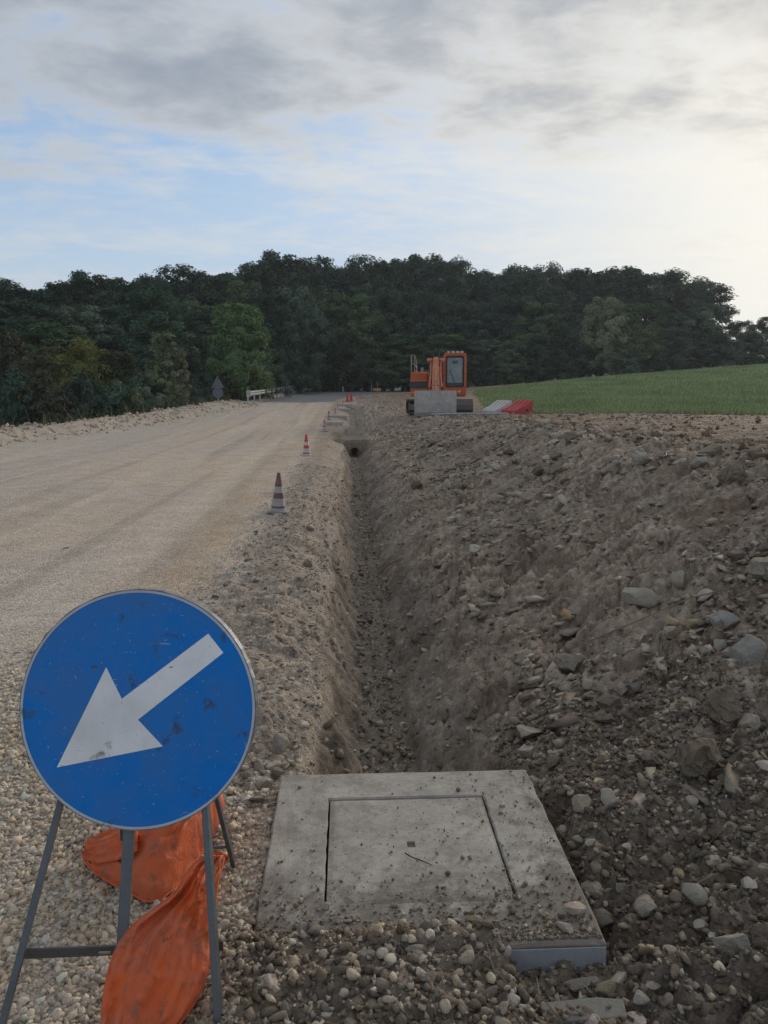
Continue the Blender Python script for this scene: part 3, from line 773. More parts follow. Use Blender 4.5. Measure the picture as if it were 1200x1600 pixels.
def put_rock(name, p, r_, kind, k, c, parent=None, sub=3, rz=None, sink=.3, tilt=.25, stretch=(1, 1, 1), **kw):
    o = bpy.data.objects.new(name, rock_mesh(kind, k, sub)); link(o, parent)
    q = land_normal(p[0], p[1]).to_track_quat('Z', 'Y').to_matrix().to_4x4()
    E = Euler((random.gauss(0, tilt), random.gauss(0, tilt), rz if rz is not None else random.uniform(0, 6.28))).to_matrix().to_4x4()
    hz = {'block': .62, 'plate': .24, 'round': .6, 'clod': .7}[kind] * stretch[2]
    o.matrix_world = Matrix.Translation((p[0], p[1], p[2] + r_ * (hz - sink))) @ q @ E @ Matrix.Diagonal((r_ * stretch[0], r_ * stretch[1], r_ * stretch[2], 1))
    o.color = (c[0] * 1.04, c[1], c[2] * .93, 1)
    return tag(o, **kw)
def field_stones():
    r = np.random.default_rng(21)
    # bank: 300 that show largest
    n = 0
    while n < 260:
        Y = 2.9 + 15 * r.random() ** 1.7; xr = float(ditch_xs(np.array([Y]))[3][0]); xc = float(crest_x(np.array([Y]))[()] if np.ndim(crest_x(np.array([Y]))) == 0 else crest_x(np.array([Y]))[0])
        X = xr + (xc + .3 - xr) * r.random() ** .8
        if X > .56 * Y + .25: continue
        den = float(sst(fbm(np.array([X * .9]), np.array([Y * .6]), 3, 44), -.25, .35)[0])
        if r.random() > .12 + .88 * den: continue
        s = min(.12, max(.022, r.lognormal(math.log(.030 + .0034 * Y), .45)))
        kind = ['plate', 'block', 'round', 'clod'][r.choice(4, p=[.6, .14, .0, .26])]
        c = np.array(SHALE[r.choice(5, p=[.3, .14, .28, .16, .12])]) * r.normal(1, .1)
        z = float(land(np.array([X]), np.array([Y]))[0])
        put_rock('stone', (X, Y, z), s, kind, int(r.integers(0, 5)), c, GR['earth_bank'], 2 if s * 768 / Y < 14 else 3, rz=R(50) + r.normal(0, .5) if kind == 'plate' else None)
        n += 1
    # verge and soil by the slab
    n = 0
    while n < 150:
        if r.random() < .55:
            Y = 1.3 + 1.6 * r.random(); X = r.uniform(SX1 + .03, .6 * Y + .12) if r.random() < .7 else r.uniform(-.42, .7)
            if SX0 - .02 < X < SX1 + .02 and Y > SY0 - .02: continue
            s = min(.04, max(.012, r.lognormal(math.log(.018), .35))); pal = SHALE
        else:
            Y = 2.9 + 8 * r.random() ** 1.6; X = r.uniform(-1.0, -.2); s = min(.06, max(.014, r.lognormal(math.log(.024), .4))); pal = SHALE
            if X > float(ditch_xs(np.array([Y]))[0][0]) - .02: continue
        z = float(land(np.array([X]), np.array([Y]))[0])
        kind = ['plate', 'block', 'round', 'clod'][r.choice(4, p=[.25, .4, .15, .2])]
        c = np.array(pal[r.choice(5, p=[.28, .22, .25, .15, .1])]) * r.normal(1, .1)
        put_rock('stone', (X, Y, z), s, kind, int(r.integers(0, 5)), c, GR['ground'], 2)
        n += 1
field_stones()

GREY = (.32, .295, .255); PALE = (.44, .41, .36); TAN = (.40, .31, .21); PINK = (.46, .39, .345); DARK = (.17, .14, .11); BLUE = (.27, .265, .25); OLIVE = (.24, .22, .165)
rock_list = [  # px, py (foot), width in picture, kind, colour, stretch, label
    (1000, 940, 66, 'block', GREY, (1, .8, .8), 'large angular grey rock in the middle of the bank face'),
    (1062, 912, 46, 'block', GREY, (1, .8, 1), 'upright grey rock standing just behind the largest bank rock'),
    (1100, 932, 44, 'plate', PALE, (1, 1, 1.6), 'pale flat stone beside the upright grey bank rock'),
    (1050, 978, 34, 'block', TAN, (1, .9, 1.1), 'yellowish brown stone below the largest bank rock'),
    (1082, 980, 30, 'round', TAN, (1, 1, 1), 'small rounded tan stone touching the yellowish brown one'),
    (1132, 980, 58, 'plate', BLUE, (1, 1, 2.2), 'thick grey slab of shale leaning on the bank'),
    (1168, 1032, 84, 'plate', BLUE, (1, 1, 2.2), 'broad bluish flat rock at the picture edge on the bank'),
    (1125, 1010, 26, 'round', GREY, (1, 1, 1), 'small grey stone between the two bluish bank slabs'),
    (868, 690, 30, 'plate', PALE, (1, .6, 1.2), 'long pale flake of stone just under the bank crest'),
    (1092, 728, 28, 'block', GREY, (1, 1, 1), 'grey stone on the bank crest near the picture edge'),
    (1000, 722, 30, 'clod', GREY, (1, 1, .8), 'greyish clod on the bank crest below the field'),
    (1145, 752, 54, 'clod', DARK, (1, 1, .8), 'dark soil clod below the bank crest at picture edge'),
    (882, 782, 32, 'plate', PALE, (1, .7, 1.5), 'pale shale plate on the upper bank face'),
    (1088, 790, 22, 'plate', TAN, (1, .7, 1.5), 'small orange tan flake on the upper bank face'),
    (885, 965, 62, 'plate', (.33, .22, .13), (1, .4, 1.4), 'long rusty orange flake of stone low on the bank'),
    (950, 1106, 38, 'clod', (.19, .155, .13), (1, 1, 1), 'round brown clod at the heart of the clod heap'),
    (984, 1122, 42, 'clod', DARK, (1, 1, .95), 'dark round clod lowest in the clod heap'),
    (945, 1128, 34, 'clod', DARK, (1, 1, .9), 'dark clod beside the lowest one of the heap'),
    (920, 1075, 30, 'block', GREY, (1, 1, 1), 'grey pointed stone on top of the clod heap'),
    (972, 1080, 26, 'round', GREY, (1, 1, 1), 'small grey stone resting on the clod heap'),
    (1085, 1205, 120, 'clod', DARK, (1, .8, 1.0), 'huge dark lump of soil on the lower bank'),
    (1130, 1110, 80, 'clod', DARK, (1, .9, .8), 'dark soil lump behind the huge one on the bank'),
    (1020, 1195, 46, 'clod', DARK, (1, 1, .8), 'smaller soil clod in front of the huge lump'),
    (1132, 1222, 42, 'round', GREY, (1, .8, .75), 'smooth pale stone below the huge soil lump'),
    (1193, 1200, 46, 'round', PINK, (1, .8, .8), 'pinkish pale stone cut by the picture edge'),
    (826, 1150, 64, 'block', GREY, (1, .8, .75), 'long grey rock beside the ditch behind the slab'),
    (820, 1178, 42, 'block', GREY, (1, .9, .85), 'grey rock between the long rock and the slab corner'),
    (862, 1195, 30, 'clod', DARK, (1, 1, 1), 'dark clod by the far slab corner'),
    (907, 1258, 48, 'round', (.29, .255, .205), (1, .8, .7), 'smooth brownish stone beside the slab edge'),
    (952, 1255, 42, 'block', GREY, (1, .9, .9), 'grey wedge stone next to the smooth brownish one'),
    (878, 1308, 36, 'round', GREY, (.8, .8, 1.3), 'upright stone in the gap along the slab edge'),
    (1080, 1402, 52, 'block', GREY, (1, .8, 1), 'angular grey rock in the soil at lower picture edge'),
    (1060, 1370, 36, 'plate', TAN, (1, .7, 2), 'tan wedge of stone behind the angular grey rock'),
    (1096, 1452, 34, 'block', PALE, (1, .9, .9), 'pale stone beside a tiny white pebble'),
    (1112, 1463, 18, 'round', (.58, .56, .52), (1, 1, .9), 'tiny white pebble between two grey rocks'),
    (1145, 1488, 64, 'block', GREY, (1, .8, 1.15), 'pointed grey boulder near the lower corner of picture'),
    (1176, 1372, 66, 'clod', DARK, (1, .8, .7), 'dark flat clod at the picture edge by the soil'),
    (1190, 1470, 46, 'clod', DARK, (1, 1, .9), 'dark clod beside the pointed grey boulder'),
    (970, 1528, 56, 'round', PINK, (1, .62, .62), 'oval pinkish stone at the near slab corner'),
    (1022, 1540, 32, 'round', PINK, (1, .8, .7), 'small pink stone beyond the oval one'),
    (946, 1552, 46, 'round', OLIVE, (1, .9, .8), 'olive grey rounded stone below the oval pink one'),
    (1000, 1562, 34, 'block', GREY, (1, .9, .9), 'grey stone below the small pink one'),
    (926, 1600, 50, 'round', PINK, (1, .8, .7), 'pink stone at the bottom edge of the picture'),
    (988, 1602, 44, 'block', PINK, (1, .9, .8), 'blocky pale stone at the bottom edge of picture'),
    (905, 1545, 62, 'plate', GREY, (1, .6, 2), 'grey splinter of rock under the near slab corner'),
    (942, 1442, 52, 'block', (.21, .19, .16), (1, .9, 1), 'dark rock wedged against the slab edge'),
    (438, 1172, 46, 'block', GREY, (1, .9, .95), 'blocky grey rock above the far slab corner by the sign'),
    (412, 1232, 36, 'block', GREY, (1, 1, 1), 'grey rock between the sign and the slab'),
    (428, 1200, 30, 'block', PALE, (1, 1, .9), 'pale rock touching the slab corner by the sign'),
    (405, 1200, 26, 'clod', GREY, (1, 1, 1), 'greyish clod behind the sign rim'),
    (438, 906, 36, 'plate', GREY, (1, .6, 1.2), 'flat grey stone lying on the verge beyond the sign'),
    (388, 876, 16, 'plate', DARK, (1, .7, 1.5), 'small dark scrap on the sandy road edge'),
    (103, 857, 15, 'plate', DARK, (1, .6, 1.2), 'small dark flake lying out on the pale road'),
    (425, 1542, 36, 'block', PINK, (1, .9, .8), 'pinkish block in the rubble left of the slab'),
    (578, 1494, 44, 'plate', PALE, (1, .4, 1.6), 'long pale sliver in the rubble before the slab'),
    (655, 1490, 48, 'plate', GREY, (1, .4, 1.8), 'long grey sliver in the rubble before the slab'),
    (1035, 700, 20, 'plate', GREY, (1, .8, 1.2), 'small grey stone on the bank top beneath the field'),
]
for i, (px_, py_, wd, kind, c, st, lb) in enumerate(rock_list):
    p = hit(px_, py_)
    rr = wd * .5 * float(np.dot(p - EYEV, FW)) / 1200
    put_rock('rock' if kind != 'clod' else 'soil_clod', p, rr, kind, 10 + i % 9, c, None, 4 if wd > 40 else 3, rz=random.gauss(0, .35), sink=.28, tilt=.22, stretch=st,
             label=lb, cat='rock' if kind != 'clod' else 'clod', group='loose rocks and clods on the works')
for (px_, py_, wd, kind, c, st, lb) in [
    (895, 1425, 44, 'block', PINK, (1, .8, .8), 'pinkish stone lying on the slab near its long edge'),
    (885, 1452, 36, 'block', GREY, (1, .8, .6), 'grey stone lying on the slab before the pinkish one'),
    (508, 1420, 18, 'block', PALE, (1, .8, 1.1), 'white chip of stone at the corner of the manhole lid'),
    (740, 1438, 24, 'block', TAN, (1, .8, .7), 'tan chip lying on the slab in front of the lid'),
    (714, 1440, 17, 'block', PALE, (1, .8, .7), 'pale chip beside the tan one on the slab'),
    (543, 1442, 15, 'round', GREY, (1, .8, .7), 'small grey pebble on the slab below the white chip')]:
    p = onz(px_, py_, SZ); rr = wd * .5 * float(np.dot(p - EYEV, FW)) / 1200
    o = put_rock('rock', p, rr, kind, 3 + px_ % 7, c, None, 3, rz=random.gauss(0, .4), sink=.1, tilt=.1, stretch=st, label=lb, cat='rock', group='stones lying on the manhole slab')

# ---------------------------------------------------------------- the concrete manhole
def manhole():
    t = empty('concrete_manhole', ((SX0 + SX1) / 2, (SY0 + SY1) / 2, 0), label='square concrete manhole slab with a recessed lid at the ditch end', cat='manhole')
    ox, oy = t.location.x, t.location.y
    LX0, LX1, LY0, LY1 = -.081, .485, 2.012, 2.597
    x0, x1, y0, y1 = SX0 - ox, SX1 - ox, SY0 - oy, SY1 - oy
    a0, a1, c0, c1 = LX0 - ox, LX1 - ox, LY0 - oy, LY1 - oy
    # frame slab with an opening: four sides in one mesh, bevelled edges
    bm = bmesh.new()
    def ring(z, s=0): return [bm.verts.new(p) for p in ((x0 + s, y0 + s, z), (x1 - s, y0 + s, z), (x1 - s, y1 - s, z), (x0 + s, y1 - s, z))]
    def ringi(z, s=0): return [bm.verts.new(p) for p in ((a0 - s, c0 - s, z), (a1 + s, c0 - s, z), (a1 + s, c1 + s, z), (a0 - s, c1 + s, z))]
    b = .006
    loops = [ring(-.12), ring(SZ - b), ring(SZ, b), ringi(SZ, b * .6), ringi(SZ - b), ringi(-.06)]
    for L0, L1 in zip(loops, loops[1:]):
        for i in range(4): bm.faces.new((L0[i], L0[(i + 1) % 4], L1[(i + 1) % 4], L1[i]))
    bm.faces.new(loops[-1])
    bmesh.ops.recalc_face_normals(bm, faces=bm.faces)
    # break the straight edges slightly
    bmesh.ops.subdivide_edges(bm, edges=bm.edges[:], cuts=18, use_grid_fill=True)
    for q in bm.verts:
        e = .0045 * (fbm(np.array([q.co.x * 22]), np.array([q.co.y * 22 + q.co.z * 30]), 3, 3)[0])
        q.co.x += e; q.co.y += .0045 * fbm(np.array([q.co.y * 22]), np.array([q.co.x * 22 + 9]), 3, 4)[0]; q.co.z += e * .45
    me = bpy.data.meshes.new('slab_frame'); bm.to_mesh(me); bm.free(); me.materials.append(M_conc)
    fr = link(bpy.data.objects.new('slab_frame', me), t)
    # slab's front face bared at one corner, bluish sky reflection painted on
    MB().box(.40 - ox, SX1 - .003 - ox, y0 - .006, y0 - .0025, -.13, SZ - .010, .001).build('slab_front_face', M_conc_face, t)
    # lid with a lifting recess
    g = .008
    l0, l1, m0, m1 = a0 + g, a1 - g * .8, c0 + .003, c1 - .004
    hx, hy, hs = (.196 - ox), (2.305 - oy), .013
    bm = bmesh.new()
    nx = 33
    xs = sorted(set(list(np.linspace(l0, l1, nx)) + [hx - hs, hx + hs])); ysn = sorted(set(list(np.linspace(m0, m1, nx)) + [hy - hs * 1.3, hy + hs * 1.3]))
    zt = SZ - .004
    vv = {}
    for i, x in enumerate(xs):
        for j, y in enumerate(ysn):
            e = .0014 * fbm(np.array([x * 14]), np.array([y * 14]), 4, 12)[0]
            ed = .004 if i in (0, len(xs) - 1) or j in (0, len(ysn) - 1) else 0
            vv[i, j] = bm.verts.new((x, y, zt + e - ed))
    for i in range(len(xs) - 1):
        for j in range(len(ysn) - 1):
            cxm, cym = (xs[i] + xs[i + 1]) / 2, (ysn[j] + ysn[j + 1]) / 2
            if abs(cxm - hx) < hs and abs(cym - hy) < hs * 1.3: continue
            bm.faces.new((vv[i, j], vv[i + 1, j], vv[i + 1, j + 1], vv[i, j + 1]))
    bed = [e for e in bm.edges if e.is_boundary]
    ex = bmesh.ops.extrude_edge_only(bm, edges=bed)
    for q in ex['geom']:
        if isinstance(q, bmesh.types.BMVert): q.co.z = zt - .045
    bmesh.ops.recalc_face_normals(bm, faces=bm.faces)
    me = bpy.data.meshes.new('lid'); bm.to_mesh(me); bm.free(); me.materials.append(M_conc)
    lid = link(bpy.data.objects.new('lid', me), t)
    MB().box(hx - hs, hx + hs, hy - hs * 1.3, hy + hs * 1.3, zt - .04, zt - .009).build('lifting_recess', plain('recess_soil', (.24, .185, .145), .9), lid)
manhole()

# ---------------------------------------------------------------- the blue arrow sign on its folding stand
M_steel = plain('dark_grey_steel', (.115, .125, .135), .5, .55, .25, 14, .25, 80, dirt=(.16, .12, .09), dirt_amt=.35, dscale=16)
M_galv = plain('galvanised_steel', (.38, .40, .42), .45, .7, .2, 6, .1, 60)
def sign_face_mat(name, base, dirt_c, scratch_c, rough=.32):
    m, t = new_mat(name); p = t.geo
    n = t.noise(p, 5, 6, .6); n2 = t.noise(p, 26, 7, .7)
    cc = t.hsv((*base, 1), .5, t.lin(n, .3, .7, .92, 1.05), t.lin(n, .3, .7, .84, 1.16))
    film = t.math('MULTIPLY', t.sstep(t.noise(p, 3.4, 5, .6, .6), .45, .75), .14)
    cc = t.mix(film, cc, (.17, .20, .22, 1))
    blot = t.math('MULTIPLY', t.sstep(t.noise(p, 11, 4, .55, .4), .60, .66), t.lin(n2, .42, .56, .0, .8))
    cc = t.mix(blot, cc, (*dirt_c, 1))
    mpn = t.n('ShaderNodeMapping'); t.put(mpn.inputs[0], p); mpn.inputs['Scale'].default_value = (9, 9, 60); mpn.inputs['Rotation'].default_value = (.3, .9, .4)
    sc = t.math('MULTIPLY', t.sstep(t.noise(mpn.outputs[0], 2.2, 5, .7), .655, .70), .8)
    cc = t.mix(sc, cc, (*scratch_c, 1))
    spk = t.sstep(t.noise(p, 120, 3, .5), .68, .73)
    cc = t.mix(t.math('MULTIPLY', spk, .6), cc, (*scratch_c, 1))
    t.put(t.b.inputs['Base Color'], cc); t.put(t.b.inputs['Roughness'], t.lin(n2, .3, .7, rough, rough + .3))
    t.put(t.b.inputs['Normal'], t.bump(t.noise(p, 4, 3, .5), .08, .02))
    return m
M_blue = sign_face_mat('blue_reflective_sheet', (.003, .165, .54), (.05, .07, .075), (.34, .42, .52))
M_blue.node_tree.nodes['Principled BSDF'].inputs['Specular IOR Level'].default_value = .22
M_white = sign_face_mat('white_reflective_sheet', (.78, .79, .80), (.16, .14, .13), (.26, .22, .19), .4)
M_rim = sign_face_mat('scuffed_white_rim', (.46, .49, .53), (.13, .11, .10), (.15, .12, .11), .45)

def arrow_sign():
    ctr = np.array([-.537, 1.865, .704]); tl, yw = R(12), R(4)
    n = np.array([-math.sin(yw) * math.cos(tl), -math.cos(yw) * math.cos(tl), math.sin(tl)])
    a = np.array([math.cos(yw), -math.sin(yw), 0]); b = np.cross(n, a); b = b if b[2] > 0 else -b
    root = empty('arrow_sign', (ctr[0], 1.72, 0), label='round blue keep-left sign with white arrow on a grey folding stand', cat='road sign')
    org = np.array(root.location)
    def W(u, v, w_): return Vector(ctr + a * u + b * v + n * w_ - org)
    def onp(x, y, w_=0.):
        d = ray(x, y); p0 = ctr + n * w_; return EYEV + d * (np.dot(p0 - EYEV, n) / np.dot(d, n))
    def uv(x, y):
        q = onp(x, y) - ctr; return np.dot(q, a), np.dot(q, b)
    N = 96
    def disc(name, r0, r1, w0, w1, mat, parent=root, jit=0., smooth=False):
        """ring (r0>0) or disc, from w0 back to w1 front"""
        mb = MB(); v = []; f = []
        prof = [(r0, w0), (r1, w0), (r1, w1), (r0, w1)] if r0 > 0 else [(.0001, w0), (r1, w0), (r1, w1), (.0001, w1)]
        for k in range(N):
            q = 2 * math.pi * k / N; j = jit * random.gauss(0, 1)
            for r_, w_ in prof: v.append(W((r_ + (j if r_ == r1 else 0)) * math.cos(q), (r_ + (j if r_ == r1 else 0)) * math.sin(q), w_))
        m = len(prof)
        for k in range(N):
            k2 = (k + 1) % N
            for i in range(m): f.append((k * m + i, k * m + (i + 1) % m, k2 * m + (i + 1) % m, k2 * m + i))
        mb.add(v, f); return mb.build(name, mat, parent)
    disc('blue_panel', 0, .2925, -.003, 0, M_blue)
    disc('white_border', .2926, .2985, -.003, .0012, M_rim)
    disc('folded_rim', .2986, .3015, -.032, .0004, plain('rim_steel', (.16, .17, .19), .5, .4, .35, 30, .2, dirt=(.3, .3, .31), dirt_amt=.5, dscale=30), jit=.0006)
    disc('back_plate', 0, .2984, -.012, -.0045, M_steel)
    pts = [uv(*q) for q in ((325.5, 990), (349, 1020), (215.6, 1124.5), (254.5, 1166), (89, 1199), (166, 1042.5), (190.3, 1092))]
    v = [W(u, q, .0008) for u, q in pts] + [W(u, q, .0) for u, q in pts]; k = len(pts)
    mb = MB(); mb.add(v, [(0, 1, 2, 6), (6, 2, 3, 4, 5)] + [(i, (i + 1) % k, (i + 1) % k + k, i + k) for i in range(k)])
    mb.build('white_arrow', M_white, root)
    L = lambda q: Vector(np.asarray(q) - org)
    def leg_ends(p0, p1, w_=-.022, ext=.22):
        A = onp(*p0, w_); F = onz(p1[0], p1[1], .004); d = (A - F) / np.linalg.norm(A - F)
        return A + d * ext, F
    lA, lF = leg_ends((94, 1258), (-8, 1645)); rA, rF = leg_ends((321, 1250), (345, 1645))
    for A, F in ((lA, lF), (rA, rF)):
        MB().bar(L(F), L(A), .016, .026, up=(0, 1, .4), bev=.002).build('front_leg', M_steel, root)
    def on_leg(A, F, y):
        best = None
        for t in np.linspace(0, 1, 400):
            q = F + (A - F) * t; vv = q - EYEV; yy = 800 - 1200 * np.dot(vv, UP) / np.dot(vv, FW)
            if best is None or abs(yy - y) < best[0]: best = (abs(yy - y), q)
        return best[1]
    cl, cr = on_leg(lA, lF, 1516), on_leg(rA, rF, 1508)
    off = np.array([0, .040, .010])
    bar = MB().bar(L(cl + off), L(cr + off + np.array([.004, .045, -.026])), .042, .004, up=(0, 1, .45)).build('crossbar', M_steel, root)
    cm = cl + (cr - cl) * .42 + off
    MB().bar(L(cm + np.array([-.014, -.003, 0])), L(cm + np.array([.014, -.003, 0])), .008, .003, up=(0, 1, .45)).build('slot', plain('slot_soil', (.30, .26, .2), .9), bar)  # soil-coloured strip marks the slot
    # middle post
    pa = onp(202, 1290, -.02); pb = cl + (cr - cl) * .50 + off + np.array([0, .012, 0])
    up_ = (pa - pb) / np.linalg.norm(pa - pb)
    MB().bar(L(pb), L(pa + up_ * .3), .027, .014, up=(0, 1, .4), bev=.003).build('middle_post', M_steel, root)
    # rear legs
    h = onp(277, 1000, -.03); F = onz(365, 1352, .005)
    MB().bar(L(F), L(h), .013, .024, up=(0, 1, -.4), bev=.002).build('rear_leg', M_steel, root)
    F2 = F + np.array([-.34, 0, 0]); h2 = h + np.array([-.16, 0, 0])
    MB().bar(L(F2), L(h2), .013, .024, up=(0, 1, -.4), bev=.002).build('rear_leg', M_steel, root)
    m1 = F + (h - F) * .1; m2 = F2 + (h2 - F2) * .1
    MB().tube([L(m1), L(m1 + np.array([-.075, -.004, 0]))], .005, 8).build('rear_brace', M_steel, root)
    MB().bar(L(h + [.03, .012, 0]), L(h2 + [-.03, .012, 0]), .02, .03, up=(0, 0, 1)).build('hinge_bar', M_steel, root)
    for s in (-1, 1):
        MB().box(-.02, .02, -.01, .01, -.06, .06).build('bracket', M_steel, root, loc=W(.1 * s, .05, -.022))
arrow_sign()

# ---------------------------------------------------------------- orange sandbags
def bag_mat():
    m, t = new_mat('orange_pvc_cloth'); p = t.co
    n = t.noise(p, 7, 6, .6); n2 = t.noise(p, 30, 7, .7)
    cc = t.hsv((.66, .115, .022, 1), .5, t.lin(n, .3, .7, .9, 1.06), t.lin(n, .3, .7, .75, 1.12))
    wear = t.math('MULTIPLY', t.sstep(t.noise(p, 4, 5, .6), .48, .72), .38)
    cc = t.mix(wear, cc, (.58, .24, .16, 1))
    mpn = t.n('ShaderNodeMapping'); t.put(mpn.inputs[0], p); mpn.inputs['Scale'].default_value = (7, 7, 3)
    cc = t.mix(t.math('MULTIPLY', t.sstep(t.noise(mpn.outputs[0], 4, 8, .72), .52, .66), .7), cc, (.20, .10, .06, 1))
    cc = t.mix(t.math('MULTIPLY', t.sstep(n2, .66, .70), .7), cc, (.10, .075, .06, 1))
    t.put(t.b.inputs['Base Color'], cc); t.put(t.b.inputs['Roughness'], t.lin(n, .3, .7, .58, .8)); t.b.inputs['Specular IOR Level'].default_value = .4
    wv = t.noise(p, 420, 2, .5)
    h = t.math('ADD', t.math('MULTIPLY', t.noise(p, 16, 4, .55, .5), 1.0), t.math('MULTIPLY', wv, .05))
    t.put(t.b.inputs['Normal'], t.bump(h, .45, .02))
    return m
M_bag = bag_mat()
def pillow(name, rows, parent, org, T, nrm, ns=70, ntt=44, fold=.014, seed=0, flatback=1.0, fold_k=5.0):
    """rows: list of (left point, right point, thickness factor); closed cushion between the two edges"""
    Lp = np.array([r_[0] for r_ in rows]); Rp = np.array([r_[1] for r_ in rows]); Tk = np.array([r_[2] for r_ in rows])
    u = np.linspace(0, 1, len(rows)); s = np.linspace(0, 1, ns)
    def ip(A):
        # Catmull-Rom style smoothing of the edge points
        x = np.stack([np.interp(s, u, A[:, k]) for k in range(A.shape[1])], 1)
        for _ in range(3): x[1:-1] = (x[:-2] + 2 * x[1:-1] + x[2:]) / 4
        return x
    Ls, Rs, Ts = ip(Lp), ip(Rp), ip(Tk[:, None])[:, 0]
    t = np.sin(np.linspace(-np.pi / 2, np.pi / 2, ntt))
    S, TT = np.meshgrid(s, t, indexing='ij')
    base = Ls[:, None, :] * (1 - (TT[..., None] + 1) / 2) + Rs[:, None, :] * (TT[..., None] + 1) / 2
    prof = np.sqrt(np.clip(1 - TT ** 2, 0, 1)) ** .8
    k = S * 0
    def ridge(a_, b_, kk): return np.clip(1 - np.abs(perlin(a_, b_, kk)) * 3.2, 0, 1) ** 1.6
    sk = S + .15 * TT
    fd = .8 * ridge(TT * fold_k * .34 + sk * .9 + seed, sk * 1.1 + seed * 3, 61) + .22 * ridge(TT * fold_k * .8 + sk * 1.7 + seed, sk * 2.3, 62) + .18 * ridge(TT * 2.1 + seed, sk * 5 + seed, 64) + 1.1 * fbm(TT * 1.3 + seed, sk * 2.2 + seed, 3, 63)
    _, kc, _ = plates(TT * 1.9 + .5 * sk + seed, sk * 3.1 + .3 * fbm(TT * 2, S * 3, 2, 65), 67); _, kd, _ = plates(TT * 3.6 - .8 * sk + seed, sk * 6.5, 68)
    fd = fd + .75 * (1 - np.clip(kc * .55, 0, 1)) + .35 * (1 - np.clip(kd * .6, 0, 1)) - .5
    off = T * Ts[:, None] * prof + fold * (fd - .35) * prof ** .5
    nv = np.asarray(nrm, float); nv = nv / np.linalg.norm(nv)
    front = base + off[..., None] * nv; back = base - (T * Ts[:, None] * prof * .75 * flatback)[..., None] * nv
    edge = .006 * fbm(S * 9, TT * 4, 3, 66)
    front = front + edge[..., None] * np.array([1, 0, .5])
    V = np.concatenate([front.reshape(-1, 3), back.reshape(-1, 3)]) - org
    idx = np.arange(ns * ntt).reshape(ns, ntt)
    q = np.stack([idx[:-1, :-1], idx[1:, :-1], idx[1:, 1:], idx[:-1, 1:]], -1).reshape(-1, 4)
    qb = q[:, ::-1] + ns * ntt
    rim = []
    B = ns * ntt
    for i in range(ns - 1):
        rim.append((idx[i, 0], idx[i, 0] + B, idx[i + 1, 0] + B, idx[i + 1, 0])); rim.append((idx[i + 1, -1], idx[i + 1, -1] + B, idx[i, -1] + B, idx[i, -1]))
    for j in range(ntt - 1):
        rim.append((idx[0, j + 1], idx[0, j + 1] + B, idx[0, j] + B, idx[0, j])); rim.append((idx[-1, j], idx[-1, j] + B, idx[-1, j + 1] + B, idx[-1, j + 1]))
    me = mesh_np(name, V, np.concatenate([q, qb, np.array(rim)]), [M_bag], True)
    o = link(bpy.data.objects.new(name, me), parent)
    if name == 'bag_body':
        for E_ in (Ls, Rs): MB().tube([tuple(q_ - org + nv * .004) for q_ in E_[1:-1:3]], .0042, 6).build('seam', M_bag, o, smooth=True)
    return o
def sandbags():
    rows = []
    #        y    left right  Y     thickness
    for y, l, r_, Yd, tk in ((1336, 326, 350, 1.865, .25), (1352, 300, 348, 1.845, .5), (1372, 288, 341, 1.81, .7), (1395, 276, 338, 1.785, .8), (1418, 245, 336, 1.76, .9), (1445, 208, 334, 1.73, 1.0),
                             (1475, 186, 331, 1.695, 1.05), (1510, 172, 327, 1.655, 1.1), (1545, 165, 316, 1.62, 1.1), (1580, 161, 295, 1.585, 1.05), (1615, 160, 268, 1.55, .95), (1660, 172, 245, 1.505, .8), (1700, 190, 232, 1.46, .5)):
        rows.append((at(l, y, Yd), at(r_, y, Yd + .012), tk))
    root = empty('sandbag', (rows[7][0][0] + .08, 1.6, 0), label='orange plastic sandbag draped over the crossbar of the sign stand', cat='sandbag', group='orange sandbags weighing down the sign')
    org = np.array(root.location)
    pillow('bag_body', rows, root, org, .055, (0, -.86, .5), fold=.030, seed=1.3, fold_k=6)
    # knotted neck flap behind the leg
    fr = [(at(322, 1346, 1.875), at(330, 1330, 1.88), .3), (at(334, 1366, 1.87), at(344, 1331, 1.88), .5), (at(345, 1362, 1.88), at(354, 1334, 1.885), .4), (at(350, 1352, 1.885), at(358, 1342, 1.89), .2)]
    pillow('neck_flap', fr, root, org, .012, (0, -.86, .5), ns=24, ntt=16, fold=.01, seed=4.0)
    # seam running down the middle of the bag
    # the second bag lies flat behind the stand
    rows = []
    for x, yb, dep, hgt in ((128, 1338, .03, .10), (140, 1357, .12, .32), (158, 1372, .20, .6), (180, 1385, .27, .85), (205, 1397, .33, 1.0), (228, 1411, .38, 1.05), (250, 1408, .40, 1.1), (275, 1388, .38, 1.1), (298, 1356, .34, 1.2), (312, 1338, .28, 1.1), (322, 1328, .2, .8)):
        B = onz(x, yb, .012); K = B + np.array([.03, dep, .03])
        rows.append((B, K, hgt))
    root2 = empty('sandbag', (rows[5][0][0], rows[5][0][1] + .15, 0), label='orange plastic sandbag slumped on the gravel behind the sign stand', cat='sandbag', group='orange sandbags weighing down the sign')
    org2 = np.array(root2.location)
    pillow('bag_body', rows, root2, org2, .125, (0, -.12, 1), fold=.03, seed=7.7, flatback=.12, fold_k=5)
    fr = [(onz(129, 1340, .02), onz(130, 1332, .05), .3), (onz(150, 1350, .05), onz(152, 1314, .10), .5), (onz(185, 1345, .09), onz(185, 1298, .15), .6), (onz(215, 1330, .13), onz(215, 1290, .17), .2)]
    pillow('bag_hem', fr, root2, org2, .012, (0, -.7, .7), ns=30, ntt=18, fold=.012, seed=9.1)
sandbags()

